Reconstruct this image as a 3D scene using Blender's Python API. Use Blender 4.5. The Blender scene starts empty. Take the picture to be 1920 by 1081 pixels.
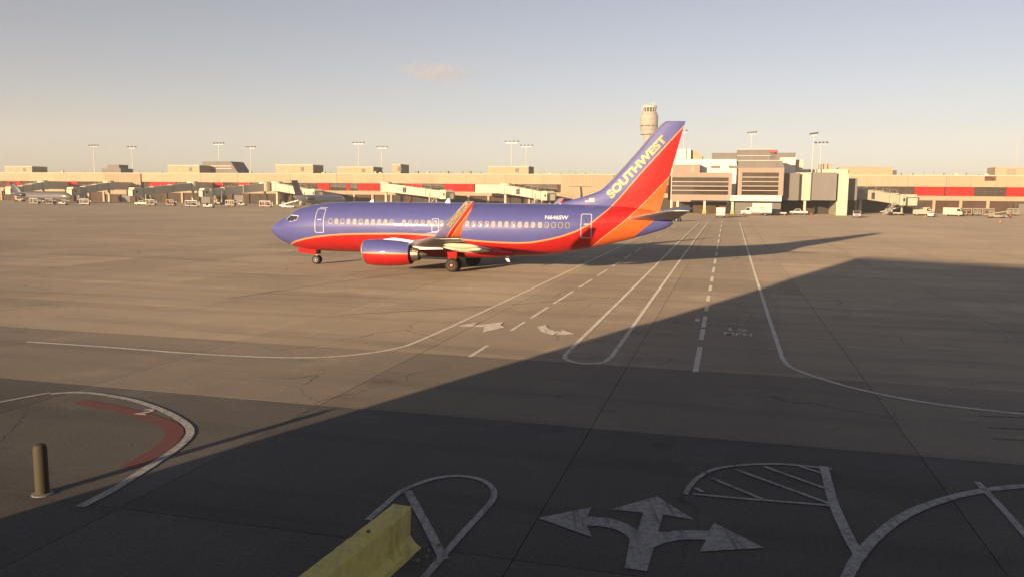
import bpy, bmesh, math, random
import numpy as np
from mathutils import Vector, Matrix
random.seed(7)
R = math.radians
SC = bpy.context.scene
COL = SC.collection

# ------------------------------------------------------------------ camera
FPX, EYE, HOR, ROLL = 1500.0, 5.907, 360.93, 0.009
PITCH = math.atan((540.5 - HOR) / FPX)
cam_d = bpy.data.cameras.new('camera')
cam_d.sensor_width = 36.0
cam_d.lens = FPX / 1920 * 36
cam_d.clip_start = 0.1
cam_d.clip_end = 20000
cam = bpy.data.objects.new('camera', cam_d)
COL.objects.link(cam)
cam.matrix_world = (Matrix.Translation((0, 0, EYE)) @ Matrix.Rotation(R(90) - PITCH, 4, 'X')
                    @ Matrix.Rotation(ROLL, 4, 'Z'))
SC.camera = cam

# ------------------------------------------------------------------ sky and sun
SUN_EL = R(7.6)
SUN_DIR = Vector((0.560, 0.8285, 0)).normalized()          # the way the light travels over the ground
world = bpy.data.worlds.new('World')
SC.world = world
world.use_nodes = True
nt = world.node_tree
bgn = nt.nodes['Background']
sky = nt.nodes.new('ShaderNodeTexSky')
sky.sky_type = 'NISHITA'
sky.sun_disc = False
sky.sun_elevation = SUN_EL
# sun stands at -SUN_DIR; the sky's rotation runs clockwise from +Y
sky.sun_rotation = math.atan2(-SUN_DIR.x, -SUN_DIR.y)
sky.altitude = 300
sky.air_density = 0.75
sky.dust_density = 0.9
sky.ozone_density = 1.0
hs = nt.nodes.new('ShaderNodeHueSaturation')          # the phone's white balance: the whole sky a little greyer and pinker
hs.inputs['Saturation'].default_value = 0.68
wb = nt.nodes.new('ShaderNodeVectorMath')
wb.operation = 'MULTIPLY'
wb.inputs[1].default_value = (0.96, 0.885, 0.90)
nt.links.new(sky.outputs[0], hs.inputs['Color'])
nt.links.new(hs.outputs[0], wb.inputs[0])
nt.links.new(wb.outputs[0], bgn.inputs[0])
bgn.inputs[1].default_value = 0.066
sun_d = bpy.data.lights.new('sun', 'SUN')
sun_d.energy = 5.0
sun_d.angle = R(0.7)
sun_d.color = (1.0, 0.70, 0.41)
sun = bpy.data.objects.new('sun', sun_d)
COL.objects.link(sun)
ld = Vector((SUN_DIR.x * math.cos(SUN_EL), SUN_DIR.y * math.cos(SUN_EL), -math.sin(SUN_EL)))
sun.rotation_euler = ld.to_track_quat('-Z', 'Y').to_euler()
sun.location = (-40, -60, 40)
vs = SC.view_settings
vs.view_transform = 'Standard'
vs.look = 'None'
vs.exposure = 1.25
vs.gamma = 1.0
vs.use_curve_mapping = False
SC.cycles.max_bounces = 6
SC.cycles.use_denoising = True

# ------------------------------------------------------------------ places: photo ray -> ground, and the airport grid (a along the far concourse, b away)
_c, _s = math.cos(ROLL), math.sin(ROLL)
FW = Vector((0, math.cos(PITCH), -math.sin(PITCH)))
_u0 = Vector((0, math.sin(PITCH), math.cos(PITCH)))
_r0 = Vector((1, 0, 0))
RT, UP = _r0 * _c + _u0 * _s, _u0 * _c - _r0 * _s
BETA = R(15.05)
E1 = Vector((math.cos(BETA), -math.sin(BETA), 0))
E2 = Vector((math.sin(BETA), math.cos(BETA), 0))
EYEV = Vector((0, 0, EYE))


def ray(u, v):
    return FW + RT * ((u - 960) / FPX) + UP * ((540.5 - v) / FPX)


def G(u, v, z=0.0):
    r = ray(u, v)
    p = EYEV + r * ((z - EYE) / r.z)
    return Vector((p.x, p.y, z))


def GL(u, v):
    p = G(u, v)
    return p.dot(E1), p.dot(E2)


def L(u, v, b):
    """(a, z) where the ray meets the upright sheet at distance b."""
    r = ray(u, v)
    p = EYEV + r * (b / r.dot(E2))
    return p.dot(E1), p.z


def A(u, b, v=370):
    return L(u, v, b)[0]


def Z(u, v, b):
    return L(u, v, b)[1]


def W(a, b, z=0.0):
    p = E1 * a + E2 * b
    return Vector((p.x, p.y, z))


# ------------------------------------------------------------------ materials
MATS = {}


def mat(name, col, rough=0.6, metal=0.0, var=0.10, scale=1.2, bump=0.0, coat=0.0, spec=0.5, streak=False):
    if name in MATS:
        return MATS[name]
    m = bpy.data.materials.new(name)
    m.use_nodes = True
    t = m.node_tree
    p = t.nodes['Principled BSDF']
    p.inputs['Roughness'].default_value = rough
    p.inputs['Metallic'].default_value = metal
    p.inputs['Specular IOR Level'].default_value = spec
    p.inputs['Coat Weight'].default_value = coat
    p.inputs['Coat Roughness'].default_value = 0.12
    tc = t.nodes.new('ShaderNodeTexCoord')
    nz = t.nodes.new('ShaderNodeTexNoise')
    nz.inputs['Scale'].default_value = scale
    nz.inputs['Detail'].default_value = 6
    nz.inputs['Roughness'].default_value = 0.65
    src = tc.outputs['Object']
    if streak:
        mp = t.nodes.new('ShaderNodeMapping')
        mp.inputs['Scale'].default_value = (1, 1, 0.12)
        t.links.new(src, mp.inputs[0])
        src = mp.outputs[0]
    t.links.new(src, nz.inputs['Vector'])
    oi = t.nodes.new('ShaderNodeObjectInfo')
    mr = t.nodes.new('ShaderNodeMapRange')
    mr.inputs[1].default_value = 0.3
    mr.inputs[2].default_value = 0.7
    mr.inputs[3].default_value = 1 - var
    mr.inputs[4].default_value = 1 + var * 0.6
    t.links.new(nz.outputs[0], mr.inputs[0])
    mr2 = t.nodes.new('ShaderNodeMapRange')
    mr2.inputs[3].default_value = 1 - var * 0.5
    mr2.inputs[4].default_value = 1 + var * 0.5
    t.links.new(oi.outputs['Random'], mr2.inputs[0])
    mu = t.nodes.new('ShaderNodeMath')
    mu.operation = 'MULTIPLY'
    t.links.new(mr.outputs[0], mu.inputs[0])
    t.links.new(mr2.outputs[0], mu.inputs[1])
    mx = t.nodes.new('ShaderNodeVectorMath')
    mx.operation = 'SCALE'
    mx.inputs[0].default_value = col
    t.links.new(mu.outputs[0], mx.inputs['Scale'])
    t.links.new(mx.outputs[0], p.inputs['Base Color'])
    if bump:
        bn = t.nodes.new('ShaderNodeBump')
        bn.inputs['Strength'].default_value = bump
        bn.inputs['Distance'].default_value = 0.02
        nb = t.nodes.new('ShaderNodeTexNoise')
        nb.inputs['Scale'].default_value = scale * 12
        nb.inputs['Detail'].default_value = 4
        t.links.new(tc.outputs['Object'], nb.inputs['Vector'])
        t.links.new(nb.outputs[0], bn.inputs['Height'])
        t.links.new(bn.outputs[0], p.inputs['Normal'])
    MATS[name] = m
    return m


class NT:
    """tiny node-building helper"""

    def __init__(self, t):
        self.t = t

    def n(self, kind, **kw):
        x = self.t.nodes.new(kind)
        for k, v in kw.items():
            setattr(x, k, v)
        return x

    def math(self, op, a, b=None, c=None):
        x = self.t.nodes.new('ShaderNodeMath')
        x.operation = op
        for i, v in enumerate((a, b, c)):
            if v is None:
                continue
            if isinstance(v, (int, float)):
                x.inputs[i].default_value = v
            else:
                self.t.links.new(v, x.inputs[i])
        return x.outputs[0]

    def mix(self, fac, a, b):
        x = self.t.nodes.new('ShaderNodeMix')
        x.data_type = 'RGBA'
        for i, v in ((0, fac), (6, a), (7, b)):
            if isinstance(v, (int, float)):
                x.inputs[i].default_value = v
            elif isinstance(v, (tuple, list)):
                x.inputs[i].default_value = (*v, 1)[:4]
            else:
                self.t.links.new(v, x.inputs[i])
        return x.outputs[2]

    def noise(self, vec, scale, detail=5, rough=0.6):
        x = self.t.nodes.new('ShaderNodeTexNoise')
        x.inputs['Scale'].default_value = scale
        x.inputs['Detail'].default_value = detail
        x.inputs['Roughness'].default_value = rough
        self.t.links.new(vec, x.inputs['Vector'])
        return x.outputs[0]

    def rng(self, v, a, b, c=0.0, d=1.0):
        x = self.t.nodes.new('ShaderNodeMapRange')
        self.t.links.new(v, x.inputs[0])
        for i, k in enumerate((a, b, c, d)):
            x.inputs[i + 1].default_value = k
        return x.outputs[0]

    def link(self, a, b):
        self.t.links.new(a, b)


def new_mat(name):
    m = bpy.data.materials.new(name)
    m.use_nodes = True
    MATS[name] = m
    return m, NT(m.node_tree), m.node_tree.nodes['Principled BSDF']


def concrete(name, base, darker, joints, rough_up=0.0):
    """apron concrete: cloudy tone, oil and tyre stains, grain; far away also the slab joints the geometry no longer carries"""
    m, k, p = new_mat(name)
    geo = k.n('ShaderNodeNewGeometry')
    mp = k.n('ShaderNodeMapping')
    mp.inputs['Rotation'].default_value = (0, 0, BETA)
    k.link(geo.outputs['Position'], mp.inputs[0])
    loc = mp.outputs[0]
    sx = k.n('ShaderNodeSeparateXYZ')
    k.link(loc, sx.inputs[0])
    big = k.rng(k.noise(loc, 0.05, 4), 0.3, 0.7)
    mid = k.rng(k.noise(loc, 0.5, 6, 0.7), 0.3, 0.72)
    fine = k.rng(k.noise(loc, 14.0, 4, 0.7), 0.25, 0.75)
    # tyre and wash streaks drawn out across the apron
    ms = k.n('ShaderNodeMapping')
    ms.inputs['Scale'].default_value = (0.035, 0.55, 1)
    k.link(loc, ms.inputs[0])
    st = k.rng(k.noise(ms.outputs[0], 1.0, 5, 0.6), 0.48, 0.72)
    ms2 = k.n('ShaderNodeMapping')
    ms2.inputs['Scale'].default_value = (0.9, 0.03, 1)
    k.link(loc, ms2.inputs[0])
    st2 = k.rng(k.noise(ms2.outputs[0], 1.0, 4, 0.6), 0.5, 0.75)
    # the service lanes are worn darker by traffic
    wob = k.math('MULTIPLY', k.math('SUBTRACT', k.noise(loc, 0.22, 3), 0.5), 3.0)
    aa = k.math('ADD', sx.outputs[0], wob)
    lane = k.math('MULTIPLY', k.rng(aa, -13.0, -9.5), k.rng(aa, 2.6, 1.6))
    lane = k.math('MULTIPLY', lane, k.rng(sx.outputs[1], 14.0, 30.0))
    oi = k.n('ShaderNodeObjectInfo')
    rnd = k.rng(oi.outputs['Random'], 0, 1, 0.86, 1.1) if not joints else None
    c = k.mix(big, base, tuple(x * 0.70 for x in base))
    c = k.mix(k.math('MULTIPLY', mid, 0.22), c, darker)
    c = k.mix(k.math('MULTIPLY', st, 0.62), c, darker)
    c = k.mix(k.math('MULTIPLY', st2, 0.18), c, darker)
    c = k.mix(k.math('MULTIPLY', lane, 0.42), c, darker)
    # oil spots
    vo = k.n('ShaderNodeTexVoronoi')
    vo.inputs['Scale'].default_value = 0.33
    k.link(loc, vo.inputs['Vector'])
    spot = k.math('MULTIPLY', k.rng(vo.outputs['Distance'], 0.16, 0.04), k.rng(mid, 0.35, 0.8))
    c = k.mix(k.math('MULTIPLY', spot, 0.55), c, tuple(x * 0.35 for x in darker))
    # hairline cracks and lighter wash-out patches
    wv = k.n('ShaderNodeVectorMath', operation='ADD')
    nv = k.n('ShaderNodeTexNoise')
    nv.inputs['Scale'].default_value = 0.6
    nv.inputs['Detail'].default_value = 5
    k.link(loc, nv.inputs['Vector'])
    k.link(loc, wv.inputs[0])
    k.link(nv.outputs['Color'], wv.inputs[1])
    vc = k.n('ShaderNodeTexVoronoi', feature='DISTANCE_TO_EDGE')
    vc.inputs['Scale'].default_value = 0.16
    k.link(wv.outputs[0], vc.inputs['Vector'])
    crack = k.math('MULTIPLY', k.rng(vc.outputs['Distance'], 0.006, 0.002), k.rng(k.noise(loc, 0.12, 3), 0.5, 0.6))
    c = k.mix(k.math('MULTIPLY', crack, 0.6), c, tuple(x * 0.3 for x in darker))
    pale = k.rng(k.noise(wv.outputs[0], 0.33, 6, 0.7), 0.55, 0.75)
    c = k.mix(k.math('MULTIPLY', pale, 0.30 + rough_up), c, tuple(min(0.6, x * 1.45) for x in base))
    v = k.rng(fine, 0, 1, 0.80 - rough_up, 1.16 + rough_up)
    if rnd is not None:
        v = k.math('MULTIPLY', v, rnd)
    else:
        def grid(s, off):
            d = k.math('PINGPONG', k.math('ADD', s, -off + 7620.0), 3.81)
            return k.rng(d, 0.05, 0.025)
        j = k.math('MAXIMUM', grid(sx.outputs[0], -3.16), grid(sx.outputs[1], 27.2))
        c = k.mix(k.math('MULTIPLY', j, 0.6), c, tuple(x * 0.3 for x in darker))
    sc = k.n('ShaderNodeVectorMath', operation='SCALE')
    k.link(c, sc.inputs[0])
    k.link(v, sc.inputs['Scale'])
    k.link(sc.outputs[0], p.inputs['Base Color'])
    p.inputs['Roughness'].default_value = 0.85
    p.inputs['Diffuse Roughness'].default_value = 0.45
    p.inputs['Specular IOR Level'].default_value = 0.3
    bn = k.n('ShaderNodeBump')
    bn.inputs['Strength'].default_value = 0.25
    bn.inputs['Distance'].default_value = 0.01
    k.link(k.noise(loc, 30.0, 5, 0.7), bn.inputs['Height'])
    k.link(bn.outputs[0], p.inputs['Normal'])
    return m


CONC = (0.34, 0.285, 0.215)
CONCD = (0.15, 0.13, 0.108)
concrete('apron_concrete', CONC, CONCD, True)
concrete('slab_concrete', CONC, CONCD, False)
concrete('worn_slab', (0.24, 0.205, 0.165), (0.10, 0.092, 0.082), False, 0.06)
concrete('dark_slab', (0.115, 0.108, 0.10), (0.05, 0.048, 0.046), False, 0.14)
mat('joint_seal', (0.035, 0.033, 0.032), 0.9)


def worn_paint(name, col, wear=0.5, under=(0.2, 0.18, 0.15)):
    m, k, p = new_mat(name)
    geo = k.n('ShaderNodeNewGeometry')
    pos = geo.outputs['Position']
    w = k.rng(k.noise(pos, 7.0, 8, 0.8), 0.46, 0.60)
    ms = k.n('ShaderNodeMapping')                 # tyre scuffs drawn along the lanes
    ms.inputs['Rotation'].default_value = (0, 0, BETA + 0.25)
    ms.inputs['Scale'].default_value = (5.0, 0.35, 1)
    k.link(pos, ms.inputs[0])
    w = k.math('MAXIMUM', w, k.rng(k.noise(ms.outputs[0], 1.0, 5, 0.7), 0.52, 0.62))
    w2 = k.rng(k.noise(pos, 0.8, 3, 0.6), 0.35, 0.65, 0.45, 1.0)
    c = k.mix(k.math('MULTIPLY', w, k.math('MULTIPLY', w2, wear)), col, under)
    k.link(c, p.inputs['Base Color'])
    p.inputs['Roughness'].default_value = 0.75
    p.inputs['Diffuse Roughness'].default_value = 0.45
    return m


worn_paint('white_paint', (0.52, 0.50, 0.45), 0.85)
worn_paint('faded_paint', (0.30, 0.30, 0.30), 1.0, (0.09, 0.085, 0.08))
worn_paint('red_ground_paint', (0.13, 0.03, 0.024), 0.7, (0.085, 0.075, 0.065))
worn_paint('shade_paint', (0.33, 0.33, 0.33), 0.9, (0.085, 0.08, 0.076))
worn_paint('yellow_paint', (0.66, 0.58, 0.16), 0.55, (0.34, 0.31, 0.18))

mat('cream_panel', (0.36, 0.30, 0.215), 0.85, spec=0.08, var=0.08, scale=0.15, streak=True)
mat('pale_cream', (0.52, 0.50, 0.39), 0.85, spec=0.08, var=0.08, scale=0.2, streak=True)
mat('white_wall', (0.62, 0.63, 0.57), 0.85, spec=0.08, var=0.08, scale=0.15, streak=True)
mat('tan_panel', (0.31, 0.25, 0.205), 0.85, spec=0.08, var=0.08, scale=0.2, streak=True)
mat('red_panel', (0.38, 0.022, 0.02), 0.85, spec=0.08, var=0.14, scale=0.4)
mat('brown_wall', (0.085, 0.055, 0.04), 0.85, spec=0.08, var=0.25, scale=0.25)
mat('opening_shade', (0.035, 0.028, 0.022), 0.8, var=0.3)  # near-black plate colour standing in for the shade inside openings
mat('grey_metal', (0.18, 0.172, 0.168), 0.85, spec=0.08, var=0.12, scale=0.3, streak=True)
mat('dark_metal', (0.09, 0.085, 0.08), 0.5, 0.3)
mat('steel', (0.55, 0.54, 0.52), 0.35, 0.8)
mat('pole_grey', (0.5, 0.47, 0.42), 0.5, 0.3)
mat('dark_glass', (0.03, 0.028, 0.026), 0.05, spec=0.5)
mat('bronze_glass', (0.05, 0.037, 0.028), 0.05, spec=0.4, var=0.3, scale=0.4)
mat('rail_white', (0.40, 0.36, 0.31), 0.5)
mat('vehicle_white', (0.5, 0.5, 0.47), 0.35, coat=0.3)
mat('vehicle_cream', (0.34, 0.31, 0.24), 0.4)
mat('vehicle_dark', (0.05, 0.05, 0.052), 0.35, coat=0.4)
mat('tyre', (0.022, 0.021, 0.02), 0.9)
mat('rim', (0.5, 0.48, 0.45), 0.45, 0.5)
mat('hub_red', (0.62, 0.16, 0.09), 0.5)
mat('navy', (0.02, 0.025, 0.09), 0.5)
mat('safety_yellow', (0.42, 0.29, 0.05), 0.6)
mat('orange', (0.8, 0.17, 0.03), 0.6)
mat('roof_red', (0.25, 0.035, 0.025), 0.5)
mat('roof_gravel', (0.3, 0.27, 0.22), 0.9)
mat('jet_white', (0.30, 0.31, 0.32), 0.28, coat=0.4)
mat('jet_grey', (0.12, 0.12, 0.13), 0.35, coat=0.3)
mat('jet_dark', (0.04, 0.045, 0.07), 0.35, coat=0.3)
mat('tower_concrete', (0.30, 0.275, 0.225), 0.7, var=0.06, scale=0.05)
mat('lamp_head', (0.03, 0.03, 0.03), 0.5)
mat('yellow_beacon', (0.7, 0.35, 0.02), 0.4)

# ------------------------------------------------------------------ mesh helpers


class MB:
    def __init__(self):
        self.v, self.f, self.mi, self.cur = [], [], [], 0

    def add(self, vs_, fs):
        o = len(self.v)
        self.v += [tuple(x) for x in vs_]
        for f in fs:
            self.f.append(tuple(i + o for i in f))
            self.mi.append(self.cur)
        return self

    def box(self, x0, x1, y0, y1, z0, z1):
        return self.add([(x0, y0, z0), (x1, y0, z0), (x1, y1, z0), (x0, y1, z0), (x0, y0, z1), (x1, y0, z1), (x1, y1, z1), (x0, y1, z1)],
                        [(0, 3, 2, 1), (4, 5, 6, 7), (0, 1, 5, 4), (1, 2, 6, 5), (2, 3, 7, 6), (3, 0, 4, 7)])

    def cyl(self, p0, p1, r0, r1=None, n=12):
        r1 = r0 if r1 is None else r1
        p0, p1 = Vector(p0), Vector(p1)
        d = (p1 - p0).normalized()
        x = d.orthogonal().normalized()
        y = d.cross(x)
        vs_ = []
        for p, r in ((p0, r0), (p1, r1)):
            for i in range(n):
                t = 2 * math.pi * i / n
                vs_.append(p + x * (r * math.cos(t)) + y * (r * math.sin(t)))
        fs = [(i, (i + 1) % n, n + (i + 1) % n, n + i) for i in range(n)]
        fs += [tuple(range(n - 1, -1, -1)), tuple(range(n, 2 * n))]
        return self.add(vs_, fs)

    def bar(self, p0, p1, w, h=None):
        """square bar between two points"""
        h = w if h is None else h
        p0, p1 = Vector(p0), Vector(p1)
        d = (p1 - p0).normalized()
        x = d.cross(Vector((0, 0, 1)))
        if x.length < 1e-4:
            x = Vector((1, 0, 0))
        x.normalize()
        y = x.cross(d)
        c = [(-1, -1), (1, -1), (1, 1), (-1, 1)]
        vs_ = [p + x * (a * w / 2) + y * (b * h / 2) for p in (p0, p1) for a, b in c]
        return self.add(vs_, [(0, 1, 5, 4), (1, 2, 6, 5), (2, 3, 7, 6), (3, 0, 4, 7), (3, 2, 1, 0), (4, 5, 6, 7)])

    def prism(self, prof, y0, y1):
        """profile in x,z drawn out in y"""
        n = len(prof)
        vs_ = [(x, y0, z) for x, z in prof] + [(x, y1, z) for x, z in prof]
        fs = [(i, (i + 1) % n, n + (i + 1) % n, n + i) for i in range(n)]
        fs += [tuple(range(n - 1, -1, -1)), tuple(range(n, 2 * n))]
        return self.add(vs_, fs)

    def loft(self, rings, cap=True):
        n = len(rings[0])
        vs_ = [p for r in rings for p in r]
        fs = []
        for k in range(len(rings) - 1):
            for i in range(n):
                a, b = k * n + i, k * n + (i + 1) % n
                fs.append((a, b, b + n, a + n))
        if cap:
            fs.append(tuple(range(n - 1, -1, -1)))
            fs.append(tuple(range((len(rings) - 1) * n, len(rings) * n)))
        return self.add(vs_, fs)

    def lathe(self, c, axis, prof, n=24):
        """prof: (along, radius) round an axis from c"""
        c, d = Vector(c), Vector(axis).normalized()
        x = d.orthogonal().normalized()
        y = d.cross(x)
        rings = [[c + d * s + x * (r * math.cos(2 * math.pi * i / n)) + y * (r * math.sin(2 * math.pi * i / n)) for i in range(n)] for s, r in prof]
        return self.loft(rings)

    def build(self, name, mats, parent=None, smooth=False, fix=True):
        me = bpy.data.meshes.new(name)
        me.from_pydata(self.v, [], self.f)
        mats = [mats] if isinstance(mats, str) else mats
        for x in mats:
            me.materials.append(MATS[x])
        for p, i in zip(me.polygons, self.mi):
            p.material_index = i
        if fix:
            bm = bmesh.new()
            bm.from_mesh(me)
            bmesh.ops.recalc_face_normals(bm, faces=bm.faces)
            bm.to_mesh(me)
            bm.free()
        if smooth:
            for p in me.polygons:
                p.use_smooth = True
            me.set_sharp_from_angle(angle=R(40))
        o = bpy.data.objects.new(name, me)
        COL.objects.link(o)
        if parent is not None:
            o.parent = parent
        return o


def box_obj(name, m, parent, *b):
    return MB().box(*b).build(name, m, parent)


def tag(o, label=None, cat=None, group=None, kind=None):
    for k_, v_ in (('label', label), ('category', cat), ('group', group), ('kind', kind)):
        if v_:
            o[k_] = v_
    return o


def thing(name, label, cat, loc=(0, 0, 0), rz=0.0, group=None):
    o = bpy.data.objects.new(name, None)
    COL.objects.link(o)
    o.empty_display_size = 0.3
    o.location = loc
    o.rotation_euler = (0, 0, rz)
    return tag(o, label, cat, group)


def at_ab(name, label, cat, a, b, group=None, turn=0.0):
    return thing(name, label, cat, W(a, b), -BETA + turn, group)


def copy_tree(o, parent=None):
    c = o.copy()
    COL.objects.link(c)
    c.parent = parent
    for ch in list(o.children):
        copy_tree(ch, c)
    return c


def text_shape(body, size, bold=0.0):
    cu = bpy.data.curves.new('txt', 'FONT')
    cu.body = body
    cu.size = size
    cu.offset = bold
    cu.resolution_u = 3
    ob = bpy.data.objects.new('txt', cu)
    COL.objects.link(ob)
    dg = bpy.context.evaluated_depsgraph_get()
    dg.update()
    me = bpy.data.meshes.new_from_object(ob.evaluated_get(dg))
    vs_ = [tuple(v.co) for v in me.vertices]
    fs = [tuple(p.vertices) for p in me.polygons]
    bpy.data.objects.remove(ob)
    bpy.data.curves.remove(cu)
    bpy.data.meshes.remove(me)
    return vs_, fs


def fit_text(body, width, height, bold=0.0):
    vs_, fs = text_shape(body, 1.0, bold)
    xs, ys = [v[0] for v in vs_], [v[1] for v in vs_]
    x0, x1, y0, y1 = min(xs), max(xs), min(ys), max(ys)
    return [((v[0] - x0) / (x1 - x0) * width, (v[1] - y0) / (y1 - y0) * height) for v in vs_], fs


# ------------------------------------------------------------------ apron
apron = MB().add([(-1500, -1500, -0.03), (1500, -1500, -0.03), (1500, 1700, -0.03), (-1500, 1700, -0.03)], [(0, 1, 2, 3)]).build('apron', 'apron_concrete')
tag(apron, 'wide concrete airport apron with painted traffic lanes', 'ground', kind='structure')
SL, GAP = 7.62, 0.018
sb = MB()
h_ = SL / 2 - GAP / 2
sb.box(-h_, h_, -h_, h_, -0.03, 0)
slab0 = sb.build('slab', 'slab_concrete', apron)
slab_base, slab_dark = slab0.data, []
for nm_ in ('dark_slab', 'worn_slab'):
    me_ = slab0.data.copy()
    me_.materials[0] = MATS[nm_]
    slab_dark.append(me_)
first = True
for j in range(-2, 9):
    bc = 27.2 + (j - 0.5) * SL
    for i in range(-12, 6):
        ac = -3.16 + (i + 0.5) * SL
        lo, hi = -1.20 * (bc + 6) - 12, 0.36 * (bc + 6) + 9
        if ac < lo or ac > hi:
            continue
        o = slab0 if first else slab0.copy()
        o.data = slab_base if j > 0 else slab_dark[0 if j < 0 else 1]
        if not first:
            COL.objects.link(o)
        first = False
        w = W(ac, bc)
        o.location = (w.x, w.y, random.uniform(-0.0015, 0.0015))
        o.rotation_euler = (0, 0, -BETA)


def smooth_line(pts, n=6):
    """Catmull-Rom through ground points"""
    P = [Vector(p) for p in pts]
    if len(P) < 3:
        return P
    out = []
    for i in range(len(P) - 1):
        p0 = P[max(i - 1, 0)]
        p1, p2 = P[i], P[i + 1]
        p3 = P[min(i + 2, len(P) - 1)]
        for k in range(n):
            t = k / n
            out.append(0.5 * ((2 * p1) + (p2 - p0) * t + (2 * p0 - 5 * p1 + 4 * p2 - p3) * t * t + (3 * p1 - p0 - 3 * p2 + p3) * t ** 3))
    out.append(P[-1])
    return out


MZ = [0.005]


def stripe(name, pts, width, m='white_paint', curve=True):
    P = [Vector((p.x, p.y, 0)) for p in pts]
    if curve:
        P = smooth_line(P)
    Q = []                       # short steps, so that the sprayed edge can wander
    for p_, q_ in zip(P[:-1], P[1:]):
        n_ = max(1, min(60, int((q_ - p_).length / (0.3 if p_.length < 45 else 2.0))))
        Q += [p_.lerp(q_, k_ / n_) for k_ in range(n_)]
    P = Q + [P[-1]]
    MZ[0] += 0.0002
    vs_, fs = [], []
    for i, p in enumerate(P):
        d = (P[min(i + 1, len(P) - 1)] - P[max(i - 1, 0)]).normalized()
        n = Vector((-d.y, d.x, 0))
        a, b = p + n * width * random.uniform(.46, .53), p - n * width * random.uniform(.46, .53)
        vs_ += [(a.x, a.y, MZ[0]), (b.x, b.y, MZ[0])]
        if i:
            fs.append((2 * i - 2, 2 * i - 1, 2 * i + 1, 2 * i))
    me = MB().add(vs_, fs).build(name, m, apron)
    return me


def px(*l):
    return [G(u, v) for u, v in l]


def ab(*l):
    return [W(a, b) for a, b in l]


# lane lines run straight along the airport grid, then bend where the photo shows it
stripe('lane_edge_line', ab((-11.6, 175), (-11.6, 120), (-11.6, 70), (-11.65, 40)) + px((800, 632), (740, 653), (650, 666), (560, 670), (450, 667), (330, 660), (200, 650), (50, 640)), 0.16)
for b0, b1 in ((27.1, 29.4), (32.9, 35.4), (36.6, 40.4), (41.8, 47.5), (49.5, 54.5), (57, 62), (65, 70), (73, 78), (82, 88), (94, 101), (108, 116), (124, 133), (142, 153)):
    stripe('lane_dash', ab((-8.85 - (b0 - 27) * 0.004, b0), (-8.85 - (b1 - 27) * 0.004, b1)), 0.16, curve=False)
stripe('lane_island_line', ab((-5.85, 172), (-5.8, 100), (-5.65, 50), (-5.62, 31)) + px((1060, 667), (1066, 675), (1092, 681), (1125, 680), (1143, 671)) + ab((-3.93, 31), (-4.0, 50), (-4.1, 100), (-4.15, 176)), 0.17)
for b0, b1 in ((27.0, 31.6), (33.2, 35.9), (36.4, 39.8), (41.6, 43.6), (45.5, 48), (50.5, 53.5), (56, 59.5), (62.5, 67), (70.5, 75.5), (79.5, 85), (89, 96), (101, 109), (115, 124), (131, 142), (150, 163), (172, 186)):
    a_ = -0.87 - (b0 - 27) * 0.003
    stripe('centre_dash', ab((a_, b0), (a_, b1)), 0.2, curve=False)
stripe('lane_edge_line', ab((2.35, 178), (2.2, 120), (2.1, 70), (2.08, 42), (2.1, 32.5)) + px((1464, 663), (1470, 676), (1484, 688), (1520, 703), (1600, 727), (1700, 748), (1800, 763), (1925, 776), (2100, 792)), 0.17)
stripe('stop_line', px((1322, 467), (1338, 467)), 0.2, curve=False)
stripe('stop_line', ab((-5, 176), (1.5, 176)), 0.5, curve=False)

# markings in the terminal's shade
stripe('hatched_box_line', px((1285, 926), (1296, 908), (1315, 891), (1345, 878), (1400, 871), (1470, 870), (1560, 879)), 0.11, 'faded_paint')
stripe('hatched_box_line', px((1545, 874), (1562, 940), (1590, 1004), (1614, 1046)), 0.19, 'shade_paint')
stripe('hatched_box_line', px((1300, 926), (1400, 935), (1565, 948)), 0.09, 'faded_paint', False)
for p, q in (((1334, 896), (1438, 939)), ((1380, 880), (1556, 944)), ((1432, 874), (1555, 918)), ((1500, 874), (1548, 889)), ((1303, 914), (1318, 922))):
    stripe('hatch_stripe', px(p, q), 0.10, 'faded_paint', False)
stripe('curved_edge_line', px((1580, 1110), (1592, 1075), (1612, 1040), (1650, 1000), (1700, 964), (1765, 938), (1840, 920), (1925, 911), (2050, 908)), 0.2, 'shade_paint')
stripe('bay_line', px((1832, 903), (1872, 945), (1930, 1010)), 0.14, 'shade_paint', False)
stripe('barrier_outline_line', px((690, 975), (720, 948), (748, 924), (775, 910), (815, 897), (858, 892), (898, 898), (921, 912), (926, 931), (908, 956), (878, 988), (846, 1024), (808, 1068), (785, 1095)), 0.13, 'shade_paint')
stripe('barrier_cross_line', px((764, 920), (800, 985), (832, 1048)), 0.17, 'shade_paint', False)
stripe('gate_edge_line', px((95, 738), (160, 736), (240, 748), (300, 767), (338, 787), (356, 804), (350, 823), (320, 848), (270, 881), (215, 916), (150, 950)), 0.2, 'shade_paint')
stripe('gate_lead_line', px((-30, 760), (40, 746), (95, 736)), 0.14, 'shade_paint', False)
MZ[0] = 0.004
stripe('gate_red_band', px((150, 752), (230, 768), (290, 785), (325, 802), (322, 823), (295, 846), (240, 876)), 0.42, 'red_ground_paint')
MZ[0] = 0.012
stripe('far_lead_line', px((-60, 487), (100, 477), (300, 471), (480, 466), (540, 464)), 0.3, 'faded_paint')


def shape_mark(name, polys, m='white_paint', z=0.011):
    mb = MB()
    for poly in polys:
        P = [G(u, v) for u, v in poly]
        mb.add([(p.x, p.y, z) for p in P], [tuple(range(len(P)))])
    o = mb.build(name, m, apron)
    bm = bmesh.new()
    bm.from_mesh(o.data)
    bmesh.ops.triangulate(bm, faces=bm.faces)
    for f in bm.faces:
        if f.normal.z < 0:
            f.normal_flip()
    bm.to_mesh(o.data)
    bm.free()
    return o


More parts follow.
